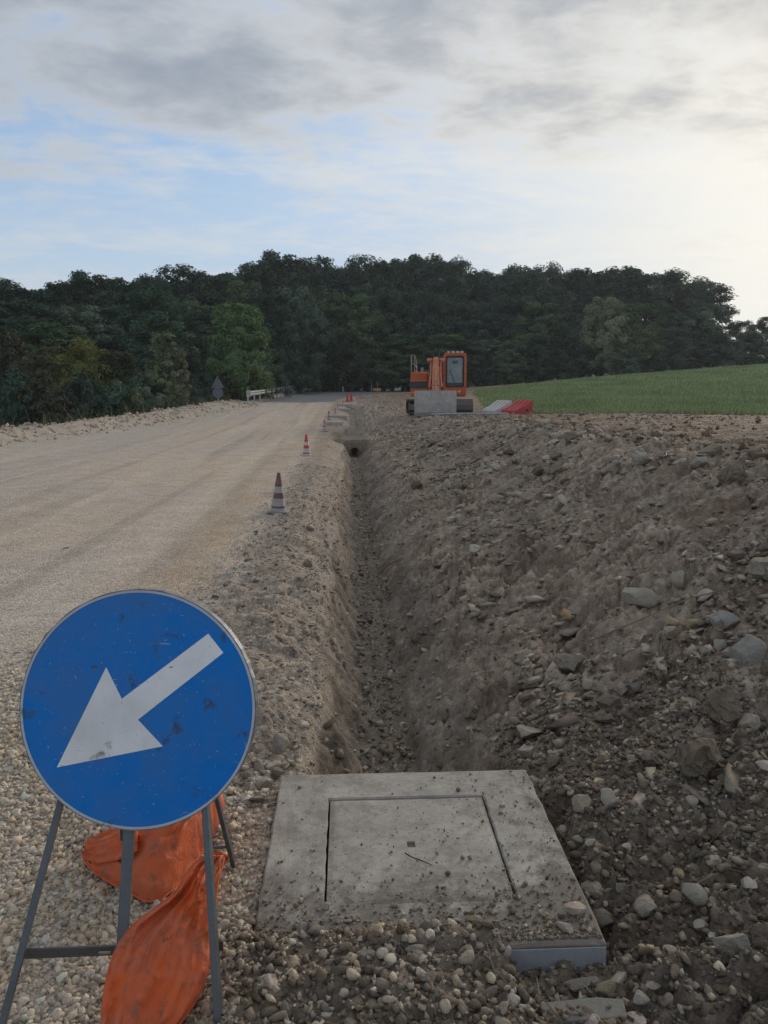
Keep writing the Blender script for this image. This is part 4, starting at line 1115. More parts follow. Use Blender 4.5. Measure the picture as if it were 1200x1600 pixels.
# ---------------------------------------------------------------- traffic cones
def cone_mats(red, white, dirt):
    return (plain('cone_red', red, .6, var=.3, scale=9, dirt=dirt, dirt_amt=.55, dscale=9), plain('cone_white', white, .6, var=.25, scale=9, dirt=dirt, dirt_amt=.5, dscale=9), plain('cone_base', tuple(.75 * np.array(white)), .7, var=.25, scale=9, dirt=dirt, dirt_amt=.4))
CM_old = cone_mats((.17, .075, .075), (.37, .35, .33), (.22, .2, .18))
CM_new = cone_mats((.46, .045, .03), (.52, .49, .46), (.3, .26, .2))
CM_far = cone_mats((.42, .12, .10), (.46, .43, .40), (.3, .26, .2))
def cone(p, H, mats, label, lean=(0, 0), base_w=.52, only_red=False):
    t = empty('traffic_cone', tuple(p), label=label, cat='traffic cone', group='traffic cones along the ditch edge')
    t.rotation_euler = (lean[0], lean[1], random.uniform(-.3, .3))
    red, white, bm_ = mats
    b = H * base_w / 2
    MB().box(-b, b, -b, b, 0, H * .055, H * .02).build('base', red if only_red else bm_, t)
    r0, r1 = H * .185, H * .042
    cuts = [.055, .12, .17, .36, .50, .66, .80, 1.0]
    seq = [white, red, white, red, white, red, red]
    rad = lambda z: r0 + (r1 - r0) * (z - .055) / .945
    for i in range(7):
        z0, z1 = cuts[i], cuts[i + 1]
        e = .002 if (i % 2) else 0
        MB().lathe([(rad(z0) + e, H * z0), (rad(z1) + e, H * z1)], 20).build('stripe' if i < 6 else 'tip', red if only_red else seq[i], t, smooth=True)
def ground_at(x, y):
    return (x, y, float(land(np.array([x]), np.array([y]))[0]))
def cone_px(x, yb, hpx, *a, **k):
    p = hit(x, yb); p[2] -= .01
    H = hpx * float(np.dot(p - EYEV, FW)) / 1200
    cone(p, H, *a, **k)
cone_px(435, 799, 62, CM_old, 'faded dirty cone with purplish stripes, nearest to the sign', lean=(0, .03))
cone_px(479, 712, 34, CM_new, 'bright red and white cone, second along the ditch')
cone_px(507, 673, 18, CM_far, 'pale worn cone beside the dug-up culvert crossing')
cone_px(514, 656, 14, CM_old, 'thin grey cone just beyond the culvert crossing', base_w=.4)
cone_px(524, 646, 9, CM_far, 'tiny far cone beside the second concrete cover')
cone_px(528, 638, 9, CM_far, 'tiny far cone beside the third concrete cover')
cone_px(536, 632, 8, CM_far, 'farthest small cone of the row along the ditch')
cone_px(543, 628, 14, CM_new, 'plain red cone at the end of the ditch, nearer the road', base_w=.8, only_red=True)
cone_px(549, 627, 15, CM_new, 'plain red cone at the end of the ditch, nearer the bank', base_w=.7, only_red=True)

# ---------------------------------------------------------------- culvert, concrete covers, bits in the ditch
def culvert():
    p = np.array([.20, 23.45, -.46])
    t = empty('culvert_pipe', tuple(p), label='dark round culvert pipe mouth at the far end of the ditch', cat='pipe')
    M = Matrix.Rotation(R(-90), 4, 'X')
    v = MB(); n = 28
    prof = [(.115, 0), (.115, 1.2), (.10, 1.2), (.10, 0)]
    vv = []; ff = []
    for r_, y in prof:
        for k in range(n): a = 2 * math.pi * k / n; vv.append((r_ * math.cos(a), y - .1, r_ * math.sin(a) + .12))
    for i in range(4):
        for k in range(n): ff.append((i * n + k, i * n + (k + 1) % n, ((i + 1) % 4) * n + (k + 1) % n, ((i + 1) % 4) * n + k))
    v.add(vv, ff); v.build('pipe_wall', plain('black_plastic_pipe', (.03, .03, .032), .5), t, smooth=True)
    MB().lathe([(.101, 0), (.1005, .02)], 28, Matrix.Translation((0, .9, .12)) @ M).build('pipe_end', plain('pipe_inside_dark', (.02, .018, .015), .9), t)  # near-black disc stands in for the darkness inside the pipe
culvert()
covers = [(521, 663, .75, .8, 'pale concrete cover lying just beyond the culvert crossing'), (528, 652, .9, 1.1, 'pale concrete cover, second beyond the culvert crossing'),
          (535, 641, .9, 1.2, 'pale concrete cover, third beyond the culvert crossing'), (538, 634, .9, 1.3, 'pale concrete cover nearest to the two red cones')]
for x, y, sx, sy, lb in covers:
    p = hit(x, y, False)
    t = empty('concrete_cover', (p[0], p[1], p[2] + .0), random.uniform(-.08, .08), label=lb, cat='manhole', group='concrete covers along the far ditch')
    MB().box(-sx / 2, sx / 2, -sy / 2, sy / 2, -.1, .10, .012).build('slab_frame', M_conc_far, t)
    MB().box(-sx / 3.2, sx / 3.2, -sy / 3.2, sy / 3.2, .09, .112, .004).build('lid', M_conc_far, t)

M_wood = plain('dry_wood', (.30, .19, .11), .85, var=.35, scale=20, bump=.5, bscale=120)
M_twig = plain('dead_twig', (.20, .15, .10), .9, var=.3, scale=30)
def stick(name, pts, r_, mat, **kw):
    o = MB().tube(pts, r_, 6).build(name, mat, None, smooth=True)
    return tag(o, **kw)
a_, b_ = hit(590, 903), hit(628, 876)
stick('wooden_stick', [a_ + [0, 0, .04], (a_ + b_) / 2 + [0, 0, .07], b_ + [0, 0, .03]], [.010, .011, .008], M_wood, label='brown broken stick lying across the ditch edge', cat='stick')
z_ = SZ + .004
tw = [onz(633, 1333, z_), onz(645, 1340, z_ + .004), onz(655, 1343, z_), onz(664, 1347, z_), onz(676, 1352, z_)]
stick('twig', tw, [.0022, .002, .0022, .0018, .001], plain('dark_twig', (.06, .05, .04), .9), label='thin dark twig lying on the manhole lid', cat='twig')
def stem(px_list, lb, r_=.0022, lift=.03):
    pts = []
    for i, (x, y) in enumerate(px_list):
        p = hit(x, y); p[2] += lift * math.sin(math.pi * i / (len(px_list) - 1)) + .006; pts.append(p)
    stick('root_strand', pts, r_, M_twig, label=lb, cat='root', group='dry roots lying in the soil')
stem([(1068, 1412), (1085, 1395), (1110, 1385), (1140, 1370), (1165, 1368)], 'thin root bent over the soil beside the grey rock', .002)
stem([(900, 1012), (990, 985), (1075, 948), (1200, 905)], 'long thin root stretched across the bank below the big rock', .0035, .05)
stem([(735, 1510), (760, 1490), (770, 1530), (800, 1548)], 'curled root in the rubble before the slab', .0018)
stem([(820, 1525), (838, 1545), (842, 1572), (870, 1590)], 'thin root beside the bared slab face', .0018)
stem([(1105, 1455), (1130, 1470), (1165, 1470)], 'thin root passing before the pointed boulder', .0018, .02)
stem([(1010, 1025), (1035, 1005), (1075, 1010), (1105, 1000)], 'looped root on the bank below the bluish slabs', .002)
# green scrap of plant in the ditch
def weed():
    p = hit(557, 776)
    t = empty('weed', tuple(p), label='small green weed growing on the ditch floor', cat='plant')
    g = plain('weed_green', (.04, .12, .03), .6)
    r = np.random.default_rng(4)
    for i in range(16):
        a = r.uniform(0, 6.28); l = r.uniform(.06, .13); up = r.uniform(.3, 1.0)
        d = Vector((math.cos(a), math.sin(a), up)).normalized(); s = Vector((-math.sin(a), math.cos(a), 0)) * l * .28
        MB().add([(0, 0, 0), d * l * .5 + s, d * l + Vector((0, 0, -.02)), d * l * .5 - s], [(0, 1, 2, 3)]).build('leaf', g, t)
weed()
# olive-grey offcut of concrete half buried at the bottom edge
p = hit(910, 1580)
t = empty('concrete_offcut', (p[0], p[1], p[2]), R(3), label='flat grey concrete offcut half buried at the bottom of the picture', cat='concrete piece')
MB().prism([(-.105, -.03), (.10, -.034), (.112, .02), (.05, .034), (-.098, .03)], -.03, .006, 'z', .004).build('offcut_body', plain('grey_offcut', (.17, .165, .14), .85, var=.25, scale=12, bump=.3, dirt=(.14, .12, .095), dirt_amt=.7, dscale=14), t)

# ---------------------------------------------------------------- excavator
def excavator():
    p = np.array(at(684, 648, 34.6)); gx, gy = p[0], 34.6
    gz = float(land(np.array([gx]), np.array([gy]), False)[0]) + .0
    root = empty('excavator', (gx, gy, gz), R(-5.5), label='orange tracked excavator parked on the bank with its bucket on the ground', cat='excavator')
    OR = plain('orange_paint', (.50, .095, .018), .42, var=.2, scale=4, dirt=(.30, .17, .09), dirt_amt=.4, dscale=4)
    OR2 = plain('pale_orange_paint', (.62, .22, .11), .5, var=.25, scale=6, dirt=(.32, .2, .13), dirt_amt=.5, dscale=7)  # paler orange; highlights on the arm and its pipes put into the colour
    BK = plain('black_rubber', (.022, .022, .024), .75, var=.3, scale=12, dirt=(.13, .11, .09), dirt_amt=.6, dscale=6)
    GRY = plain('worn_bucket_steel', (.36, .335, .305), .5, .35, .2, 5, .15, 40, dirt=(.24, .2, .16), dirt_amt=.6, dscale=4)
    DST = plain('dark_blade_steel', (.12, .105, .095), .6, .3, .25, 6, dirt=(.2, .17, .13), dirt_amt=.5, dscale=5)
    CHR = plain('cylinder_chrome', (.30, .30, .31), .35, .9, .05)
    gm, gt = new_mat('cab_glass')
    gt.b.inputs['Base Color'].default_value = (.30, .36, .37, 1); gt.b.inputs['Roughness'].default_value = .12; gt.b.inputs['Specular IOR Level'].default_value = .7
    dn = gt.sstep(gt.noise(gt.co, 3.5, 6, .65), .35, .7)
    gt.put(gt.b.inputs['Base Color'], gt.mix(dn, (.20, .26, .275, 1), (.36, .40, .40, 1)))  # pale dusty blue-grey puts the reflected sky into the glass colour
    tr = gt.n('ShaderNodeBsdfTransparent'); mx = gt.n('ShaderNodeMixShader'); mx.inputs[0].default_value = .74
    gt.t.links.new(tr.outputs[0], mx.inputs[1]); gt.t.links.new(gt.b.outputs[0], mx.inputs[2]); gt.t.links.new(mx.outputs[0], gt.out.inputs[0])
    # --- undercarriage, slewed a little against the upper body
    th = R(11); ct, s_ = math.cos(th), math.sin(th)
    MU = Matrix.Rotation(th, 4, 'Z')
    for sx in (-1, 1):
        trk = MB(); n = 40; hw = .225; Lh, rr = 1.1, .30
        path = []
        for i in range(10): path.append((-Lh + 2 * Lh * i / 10, .03 + 2 * rr))
        for i in range(10): a = math.pi / 2 - math.pi * i / 10; path.append((Lh + rr * math.cos(a), .03 + rr + rr * math.sin(a)))
        for i in range(10): path.append((Lh - 2 * Lh * i / 10, .03))
        for i in range(10): a = -math.pi / 2 - math.pi * i / 10; path.append((-Lh + rr * math.cos(a), .03 + rr + rr * math.sin(a)))
        v = []; f = []; m = len(path)
        for (y, z) in path:
            dy, dz_ = (y - max(-Lh, min(Lh, y))), z - .03 - rr
            l = math.hypot(dy, dz_); iy, iz = y - dy / l * .05, z - dz_ / l * .05
            for (xx, yy, zz) in ((-hw, y, z), (hw, y, z), (hw, iy, iz), (-hw, iy, iz)): v.append(MU @ Vector((sx * .98 + xx, yy, zz)))
        for i in range(m):
            j = (i + 1) % m
            for q in range(4): f.append((i * 4 + q, i * 4 + (q + 1) % 4, j * 4 + (q + 1) % 4, j * 4 + q))
        trk.add(v, f); track = trk.build('track', BK, root)
        for i in range(0, m):                                        # grouser shoes
            y, z = path[i]; dy, dz_ = (y - max(-Lh, min(Lh, y))), z - .03 - rr; a = math.atan2(dy, dz_)
            MB().box(-hw - .01, hw + .01, -.02, .02, -.01, .03, 0, MU @ Matrix.Translation((sx * .98, y, z)) @ Matrix.Rotation(-a, 4, 'X')).build('track_shoe', BK, track)
        MB().box(sx * .98 - .12, sx * .98 + .12, -1.0, 1.0, .18, .46, .03, MU).build('track_frame', DST, root)
        for yy in (-1.1, 1.1):
            MB().lathe([(.10, -.14), (.24, -.13), (.24, .13), (.10, .14)], 20, MU @ Matrix.Translation((sx * .98, yy, .33)) @ Matrix.Rotation(R(90), 4, 'Y')).build('idler_wheel', DST, root, smooth=True)
    MB().box(-.8, .8, -.6, .6, .35, .66, .04, MU).build('car_body', DST, root)
    MB().lathe([(.55, .62), (.55, .82)], 32).build('slew_ring', DST, root, smooth=True)
    # --- dozer blade
    poly = [(-1.62, .12), (-1.72, .25), (-1.72, .45), (-1.60, .70), (-1.55, .70), (-1.65, .45), (-1.65, .25), (-1.55, .12)]
    bl = MB().prism(poly, -1.18, 1.18, 'x'); bl.v = [tuple(MU @ Vector(q)) for q in bl.v]
    blade = bl.build('dozer_blade', DST, root)
    MB().box(-1.18, 1.18, -1.63, -1.60, .05, .16, .005, MU).build('cutting_edge', GRY, blade)
    for sx in (-1, 1): MB().bar(MU @ Vector((sx * .45, -.6, .42)), MU @ Vector((sx * .6, -1.58, .38)), .14, .14).build('blade_arm', DST, root)
    # --- upper structure
    MB().box(-1.22, 1.18, -.95, 1.35, .80, .96, .03).build('turntable_deck', OR, root)
    eng = MB().box(-1.22, -.48, -.90, 1.0, .97, 1.84, .05).build('engine_cover', OR, root)
    MB().box(-1.24, -.50, -.93, -.89, 1.16, 1.44, .02).build('front_grille', plain('dark_grille', (.035, .04, .05), .45), eng)
    for k in range(5): MB().box(-1.20, -.54, -.945, -.93, 1.19 + k * .048, 1.205 + k * .048).build('grille_slat', plain('grille_slat_grey', (.07, .075, .09), .4) if k == 0 else bpy.data.materials['grille_slat_grey'], eng)
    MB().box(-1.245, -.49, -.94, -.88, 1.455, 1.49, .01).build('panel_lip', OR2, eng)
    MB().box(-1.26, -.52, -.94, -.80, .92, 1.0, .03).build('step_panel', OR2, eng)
    MB().prism([(-1.22, .95), (1.18, .95), (1.18, 1.75), (1.0, 1.9), (-1.0, 1.9), (-1.22, 1.75)], 1.0, 1.65, 'y', .05).build('counterweight', OR, root)
    MB().box(-.48, .10, .2, 1.0, .97, 1.55, .04).build('rear_hood', BK, root)  # hood coloured black to stand in for the dark gap behind the boom
    MB().lathe([(.05, 1.84), (.05, 2.02), (.06, 2.03), (.06, 2.06)], 14, Matrix.Translation((-.72, -.2, 0))).build('exhaust', GRY, root, smooth=True)
    MB().lathe([(.035, 1.84), (.035, 1.95)], 12, Matrix.Translation((-.98, -.3, 0))).build('filler_cap', OR2, root, smooth=True)
    rail = MB()
    for pts in ([(-1.19, -.85, 1.84), (-1.19, -.85, 2.58), (-1.06, -.80, 2.58), (-.96, -.1, 2.34), (-.96, -.1, 1.84)], [(-1.19, -.85, 2.2), (-1.06, -.8, 2.2), (-.96, -.1, 2.05)], [(-1.05, -.80, 2.57), (-1.05, -.80, 1.84)]): rail.tube(pts, .019, 8)
    rail.build('handrail', plain('rail_grey', (.28, .27, .26), .5, .3), root)
    # --- cab
    def rr_rect(x0, x1, z0, z1, r_, n=6):
        o = []
        for cx_, cz_, a0 in ((x1 - r_, z1 - r_, 0), (x0 + r_, z1 - r_, 90), (x0 + r_, z0 + r_, 180), (x1 - r_, z0 + r_, 270)):
            for i in range(n + 1): a = R(a0 + 90 * i / n); o.append((cx_ + r_ * math.cos(a), cz_ + r_ * math.sin(a)))
        return o
    def frame(outer, inner, y0, y1):
        v = []; n = len(outer); f = []
        for y in (y0, y1):
            for a_ in outer: v.append((a_[0], y, a_[1]))
            for a_ in inner: v.append((a_[0], y, a_[1]))
        for i in range(n):
            j = (i + 1) % n
            f += [(i, j, n + j, n + i), (2 * n + i, 3 * n + i, 3 * n + j, 2 * n + j), (i, 2 * n + i, 2 * n + j, j), (n + i, n + j, 3 * n + j, 3 * n + i)]
        return MB().add(v, f)
    out_ = rr_rect(.20, 1.20, .86, 2.66, .16); inn = rr_rect(.30, 1.09, 1.20, 2.54, .09)
    cab = frame(out_, inn, -1.05, -.97).build('cab', OR, root, smooth=True)
    frame(rr_rect(.295, 1.095, 1.195, 2.545, .09), rr_rect(.365, 1.025, 1.265, 2.46, .07), -1.055, -1.0).build('window_seal', BK, cab)
    MB().prism(rr_rect(.30, 1.09, 1.20, 2.54, .09), -1.02, -1.012, 'y').build('windscreen', gm, cab)
    MB().box(.34, 1.05, -1.04, -1.022, 1.23, 1.40, .01).build('lower_screen', plain('tinted_lower_screen', (.03, .035, .04), .2), cab)
    MB().box(.58, .82, -1.03, -1.021, 2.20, 2.34).build('sticker', plain('dark_sticker', (.06, .09, .11), .5), cab)
    MB().bar((.70, -1.04, 1.42), (.48, -1.04, 1.95), .02, .012, up=(0, 1, 0)).build('wiper', BK, cab)
    back_out = rr_rect(.20, 1.20, .86, 2.66, .16)
    frame(back_out, rr_rect(.30, 1.10, 1.45, 2.50, .08), .50, .58).build('cab_rear_frame', OR, cab, smooth=True)
    MB().prism(rr_rect(.30, 1.10, 1.45, 2.50, .08), .53, .54, 'y').build('rear_window', gm, cab)
    for xx in (.20, 1.20):
        s2 = 1 if xx > .5 else -1
        MB().box(xx - .07 if s2 > 0 else xx, xx if s2 > 0 else xx + .07, -.97, .50, .88, 1.45, .02).build('side_panel', OR, cab)
        MB().box(xx - .06 if s2 > 0 else xx, xx if s2 > 0 else xx + .06, -.97, .50, 2.46, 2.54, .01).build('roof_rail', OR, cab)
        MB().box(xx - .05 if s2 > 0 else xx, xx if s2 > 0 else xx + .05, -.30, -.22, 1.45, 2.46, .01).build('side_pillar', OR, cab)
        MB().box(xx - .03 if s2 > 0 else xx + .02, xx - .02 if s2 > 0 else xx + .03, -.97, .50, 1.45, 2.46).build('side_window', gm, cab)
    MB().box(.24, 1.16, -.97, .50, 2.55, 2.655, .03).build('cab_roof', OR, cab)
    MB().box(.24, 1.16, -.96, .50, .88, .95).build('cab_floor', BK, cab)
    MB().box(.48, .92, -.35, -.22, 1.25, 1.95, .05).build('seat_back', BK, cab)
    MB().box(.46, .94, -.75, -.25, 1.05, 1.25, .05).build('seat', BK, cab)
    for k in range(4): MB().box(.36 + k * .19, .48 + k * .19, -1.0, -.92, 2.655, 2.735, .015).build('roof_lamp', plain('lamp_lens', (.5, .5, .48), .25) if k == 0 else bpy.data.materials['lamp_lens'], root)
    MB().lathe([(.055, 0), (.055, .02)], 16, Matrix.Translation((.90, -1.06, 1.02)) @ Matrix.Rotation(R(90), 4, 'X')).build('headlamp', bpy.data.materials['lamp_lens'], root)
    MB().tube([(1.19, -1.0, 2.3), (1.40, -1.05, 2.32)], .012, 6).build('mirror_arm', BK, root)
    MB().box(1.34, 1.46, -1.08, -1.05, 2.16, 2.34, .015).build('mirror', BK, root)
    # --- boom, arm, bucket
    bx = -.15
    def beam(name, pts, hw, parent, mat):                            # pts: centre line (y, z, depth)
        poly = []
        for i, (y, z, h) in enumerate(pts):
            y0, z0, _ = pts[max(i - 1, 0)]; y1, z1, _ = pts[min(i + 1, len(pts) - 1)]
            d = Vector((y1 - y0, z1 - z0)).normalized(); poly.append(((y - d.y * h / 2, z + d.x * h / 2), (y + d.y * h / 2, z - d.x * h / 2)))
        P2 = [a for a, _ in poly] + [b for _, b in poly[::-1]]
        return MB().prism(P2, bx - hw, bx + hw, 'x', .012).build(name, mat, parent)
    ORD = plain('darkened_orange_paint', (.27, .055, .016), .55, var=.3, scale=5, dirt=(.12, .08, .06), dirt_amt=.5, dscale=6)  # dirtier orange, darkened for the dim gap behind the arm
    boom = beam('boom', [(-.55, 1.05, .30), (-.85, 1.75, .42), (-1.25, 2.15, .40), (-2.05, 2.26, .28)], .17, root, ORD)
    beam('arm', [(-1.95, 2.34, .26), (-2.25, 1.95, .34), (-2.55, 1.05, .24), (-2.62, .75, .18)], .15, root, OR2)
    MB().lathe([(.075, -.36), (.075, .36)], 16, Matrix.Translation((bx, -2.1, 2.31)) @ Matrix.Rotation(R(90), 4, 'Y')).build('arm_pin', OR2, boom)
    for sx in (-1, 1):
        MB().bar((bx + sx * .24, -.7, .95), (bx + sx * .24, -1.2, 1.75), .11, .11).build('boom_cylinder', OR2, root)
        MB().tube([(bx + sx * .24, -1.2, 1.75), (bx + sx * .24, -1.4, 2.1)], .03, 10).build('cylinder_rod', CHR, root)
        MB().box(bx + sx * .21 - .03, bx + sx * .21 + .03, -2.2, -1.9, 1.95, 2.34, .015).build('boom_fork', OR, boom)
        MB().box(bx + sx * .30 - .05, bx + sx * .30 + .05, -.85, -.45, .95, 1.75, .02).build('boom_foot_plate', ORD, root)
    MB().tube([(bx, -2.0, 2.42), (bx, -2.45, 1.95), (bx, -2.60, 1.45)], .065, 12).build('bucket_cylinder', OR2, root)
    MB().tube([(bx, -2.60, 1.45), (bx, -2.72, 1.05)], .032, 10).build('cylinder_rod', CHR, root)
    for zz, hw_ in ((1.95, .17), (1.55, .16), (1.25, .2)): MB().box(bx - hw_, bx + hw_, -2.62 + (zz - 1.25) * .35, -2.52 + (zz - 1.25) * .35, zz - .05, zz + .05, .01).build('arm_clamp', OR, root)
    for sx in (-1, 1):
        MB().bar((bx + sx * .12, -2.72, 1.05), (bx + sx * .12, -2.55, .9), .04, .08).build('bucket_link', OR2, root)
        hose = [(bx + sx * .10, -1.0, 1.9), (bx + sx * .10, -1.6, 2.58), (bx + sx * .12, -2.05, 2.62), (bx + sx * .15, -2.35, 2.2), (bx + sx * .15, -2.45, 1.5)]
        MB().tube(hose, .018, 8).build('hydraulic_hose', BK, root, smooth=True)
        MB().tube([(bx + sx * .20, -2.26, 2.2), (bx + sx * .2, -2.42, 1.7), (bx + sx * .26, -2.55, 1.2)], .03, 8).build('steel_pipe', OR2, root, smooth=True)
    for k in range(3): MB().tube([(bx - .12 + k * .12, -1.9, 2.3), (bx - .12 + k * .12, -1.98, 2.62 + .03 * k), (bx - .06 + k * .12, -2.08, 2.3)], .012, 6).build('hydraulic_hose', BK, root, smooth=True)
    # wide ditching bucket, its back plate towards the camera
    w0, w1 = -1.0, .68; zb = -.05
    outer = [(-2.80, 1.10), (-2.84, .95), (-2.88, .6), (-2.89, .22), (-2.84, .05), (-2.6, -.02)]
    inner = [(y + .03, z + (.0 if i < 3 else .025)) for i, (y, z) in enumerate(outer)]
    bk = MB().prism([(y, z + zb) for y, z in outer] + [(y, z + zb) for y, z in inner[::-1]], w0, w1, 'x').build('bucket', GRY, root)
    side = [(y, z + zb) for y, z in outer] + [(-2.05, .3 + zb), (-2.2, .75 + zb)]
    for xx in (w0 - .025, w1): MB().prism(side, xx, xx + .024, 'x').build('bucket_side', GRY, bk)
    MB().box(w0, w1, -2.52, -2.28, -.06 + zb + .02, -.02 + zb + .02).build('cutting_edge', DST, bk)
    MB().box(w0 - .01, w1 + .01, -2.80, -2.7, 1.06 + zb, 1.11 + zb, .01).build('top_lip', GRY, bk)
    for xx in (bx - .2, bx + .16): MB().box(xx, xx + .04, -2.86, -2.45, .75, 1.10, .01).build('bucket_ear', GRY, bk)
    for k in range(3): MB().box(w0 + .32 + k * .5, w0 + .35 + k * .5, -2.905, -2.88, .25 + zb, .5 + zb).build('stiffener', GRY, bk)
excavator()

# ---------------------------------------------------------------- plastic barriers on their sides, conduit
def barrier(px_, py_, Y, mat, lb, rz):
    p = at(px_, py_, Y); z = float(land(np.array([p[0]]), np.array([Y]), False)[0])
    t = empty('plastic_barrier', (p[0], Y, z + .01), rz, label=lb, cat='barrier', group='plastic road barriers tipped over by the excavator')
    t.scale = (.86, .86, .92)
    # section of a road barrier lying on its side: broad foot upright, narrow top lying away from it
    sec = [(.48, 0), (.48, .64), (.40, .64), (.0, .42), (-.50, .23), (-.58, .16), (-.58, .04), (-.50, .0)]
    body = MB().prism(sec, -.55, .5, 'y', .02).build('barrier_body', mat, t)
    for k in range(3):
        y0 = -.38 + k * .30
        d = Vector((-.50 - .40, .23 - .64)); L = d.length
        MB().prism([(.36, .625), (.36, .665), (0, .46), (-.44, .275), (-.44, .245), (0, .425)], y0, y0 + .12, 'y', .012).build('rib', mat, body)
    MB().lathe([(.06, 0), (.06, .04)], 16, Matrix.Translation((.12, -.55, .2)) @ Matrix.Rotation(R(90), 4, 'X')).build('filling_cap', plain('cap_' + mat.name, (.06, .02, .02), .5), t)
    MB().box(.28, .44, -.575, -.55, .26, .31, .005).build('coupling_lug', mat, t)
M_bred = plain('red_plastic', (.47, .035, .035), .45, var=.2, scale=4, dirt=(.35, .2, .17), dirt_amt=.35, dscale=4)
M_bwht = plain('white_plastic', (.56, .55, .52), .5, var=.15, scale=4, dirt=(.35, .31, .26), dirt_amt=.5, dscale=4)
barrier(808, 650, 31.8, M_bred, 'red plastic road barrier lying tipped over by the field', R(30))
barrier(776, 650, 32.9, M_bwht, 'white plastic road barrier lying tipped over next to the red one', R(30))
pts = []
for x, y in ((676, 650), (671, 653), (680, 655.5), (700, 655), (730, 653.5), (760, 653), (792, 652.5)):
    q = at(x, y, 31.2); z = float(land(np.array([q[0]]), np.array([31.2]), False)[0]); pts.append((q[0], 31.2 + .25 * math.sin(x), z + .06))
stick('conduit_pipe', pts, .045, plain('grey_conduit', (.33, .37, .42), .4, .2), label='pale grey conduit pipe lying in front of the excavator', cat='pipe')
pts2 = [(q[0] + .3, q[1] + .5, q[2]) for q in pts[2:]]
stick('conduit_pipe', pts2, .04, plain('black_conduit', (.03, .03, .035), .45), label='black conduit pipe lying behind the pale one', cat='pipe')

# ---------------------------------------------------------------- guard rail and road furniture far down the road
def guardrail():
    Ys = np.linspace(45.5, 84, 14); Xs = berm_x(Ys) + .75 + .35 * sst(Ys, 70, 84)
    root = empty('guardrail', (float(Xs[0]), float(Ys[0]), float(land(Xs[:1], Ys[:1], False)[0])), label='galvanised steel guardrail along the far outer road edge', cat='guardrail')
    org = np.array(root.location)
    Zs = np.array([float(land(np.array([x]), np.array([y]), False)[0]) for x, y in zip(Xs, Ys)])
    prof = [(0, .46), (.075, .49), (.085, .54), (.02, .60), (.02, .62), (.085, .68), (.075, .73), (0, .76)]
    prof = prof + [(a - .02, b) for a, b in prof[::-1]]
    v = []; f = []; m = len(prof)
    for x, y, z in zip(Xs, Ys, Zs):
        for a, b in prof: v.append((x + a - org[0], y - org[1], z + b - org[2] + .05))
    for i in range(len(Xs) - 1):
        for k in range(m): f.append((i * m + k, i * m + (k + 1) % m, (i + 1) * m + (k + 1) % m, (i + 1) * m + k))
    f.append(tuple(range(m)))
    MB().add(v, f).build('rail_beam', plain('weathered_rail_steel', (.30, .30, .29), .5, .3, .15, 3), root)
    for x, y, z in zip(Xs, Ys, Zs):
        MB().box(-.10, -.025, -.05, .05, -.3, .80).build('post', M_galv, root, loc=(x - org[0], y - org[1], z - org[2]))
    MB().box(-.14, .12, -.02, .02, .46, .86, .02).build('end_cap', plain('rail_end_plate', (.36, .355, .33), .5), root, loc=(0, -.02, 0))
guardrail()
M_wht = plain('white_post_paint', (.62, .62, .60), .5, var=.1); M_signback = plain('grey_sign_back', (.14, .15, .165), .55, .3, .15, 5)
M_blk = plain('black_sign_paint', (.03, .03, .033), .5)
def base_pt(x, y, Y):
    q = at(x, y, Y); return (float(q[0]), Y, float(land(np.array([q[0]]), np.array([Y]), False)[0]))
def double_sign():
    b = base_pt(341, 630, 44.0)
    t = empty('road_sign', b, label='pair of road signs seen from the back on one pole', cat='road sign')
    MB().tube([(0, 0, -.3), (0, 0, 1.62)], .03, 8).build('pole', M_galv, t)
    MB().prism([(-.36, .98), (.36, .98), (0, 1.62)], -.05, -.035, 'y', .004).build('triangle_plate', M_signback, t)
    MB().lathe([(.29, 0), (.30, .006), (.30, .012), (.29, .016)], 28, Matrix.Translation((0, -.035, .70)) @ Matrix.Rotation(R(90), 4, 'X')).build('round_plate', M_signback, t)
    for z in (.7, 1.2): MB().box(-.2, .2, -.034, -.02, z - .02, z + .02).build('bracket', M_galv, t)
double_sign()
def chevron():
    b = base_pt(461, 612, 86.0)
    t = empty('chevron_sign', b, label='black sign with a white chevron beyond the guardrail end', cat='road sign')
    for x in (-.2, .2): MB().tube([(x, .03, -.3), (x, .03, .75)], .03, 8).build('pole', M_galv, t)
    MB().box(-.45, .45, -.02, 0, .30, 1.15, .01).build('panel', M_blk, t)
    MB().prism([(-.28, 1.08), (0, 1.08), (.3, .72), (0, .36), (-.28, .36), (.02, .72)], -.03, -.022, 'y').build('chevron_mark', M_wht, t)
chevron()
def plate_sign():
    b = base_pt(488, 612, 93.0)
    t = empty('direction_sign', b, label='small pale name plate sign on a pole before the wood', cat='road sign')
    for x in (.1, .55): MB().tube([(x, .03, -.3), (x, .03, 1.75)], .035, 8).build('pole', M_signback, t)
    MB().box(-.5, .62, -.02, 0, 1.42, 1.75, .01).build('panel', plain('pale_sign_panel', (.42, .44, .43), .5), t)
plate_sign()
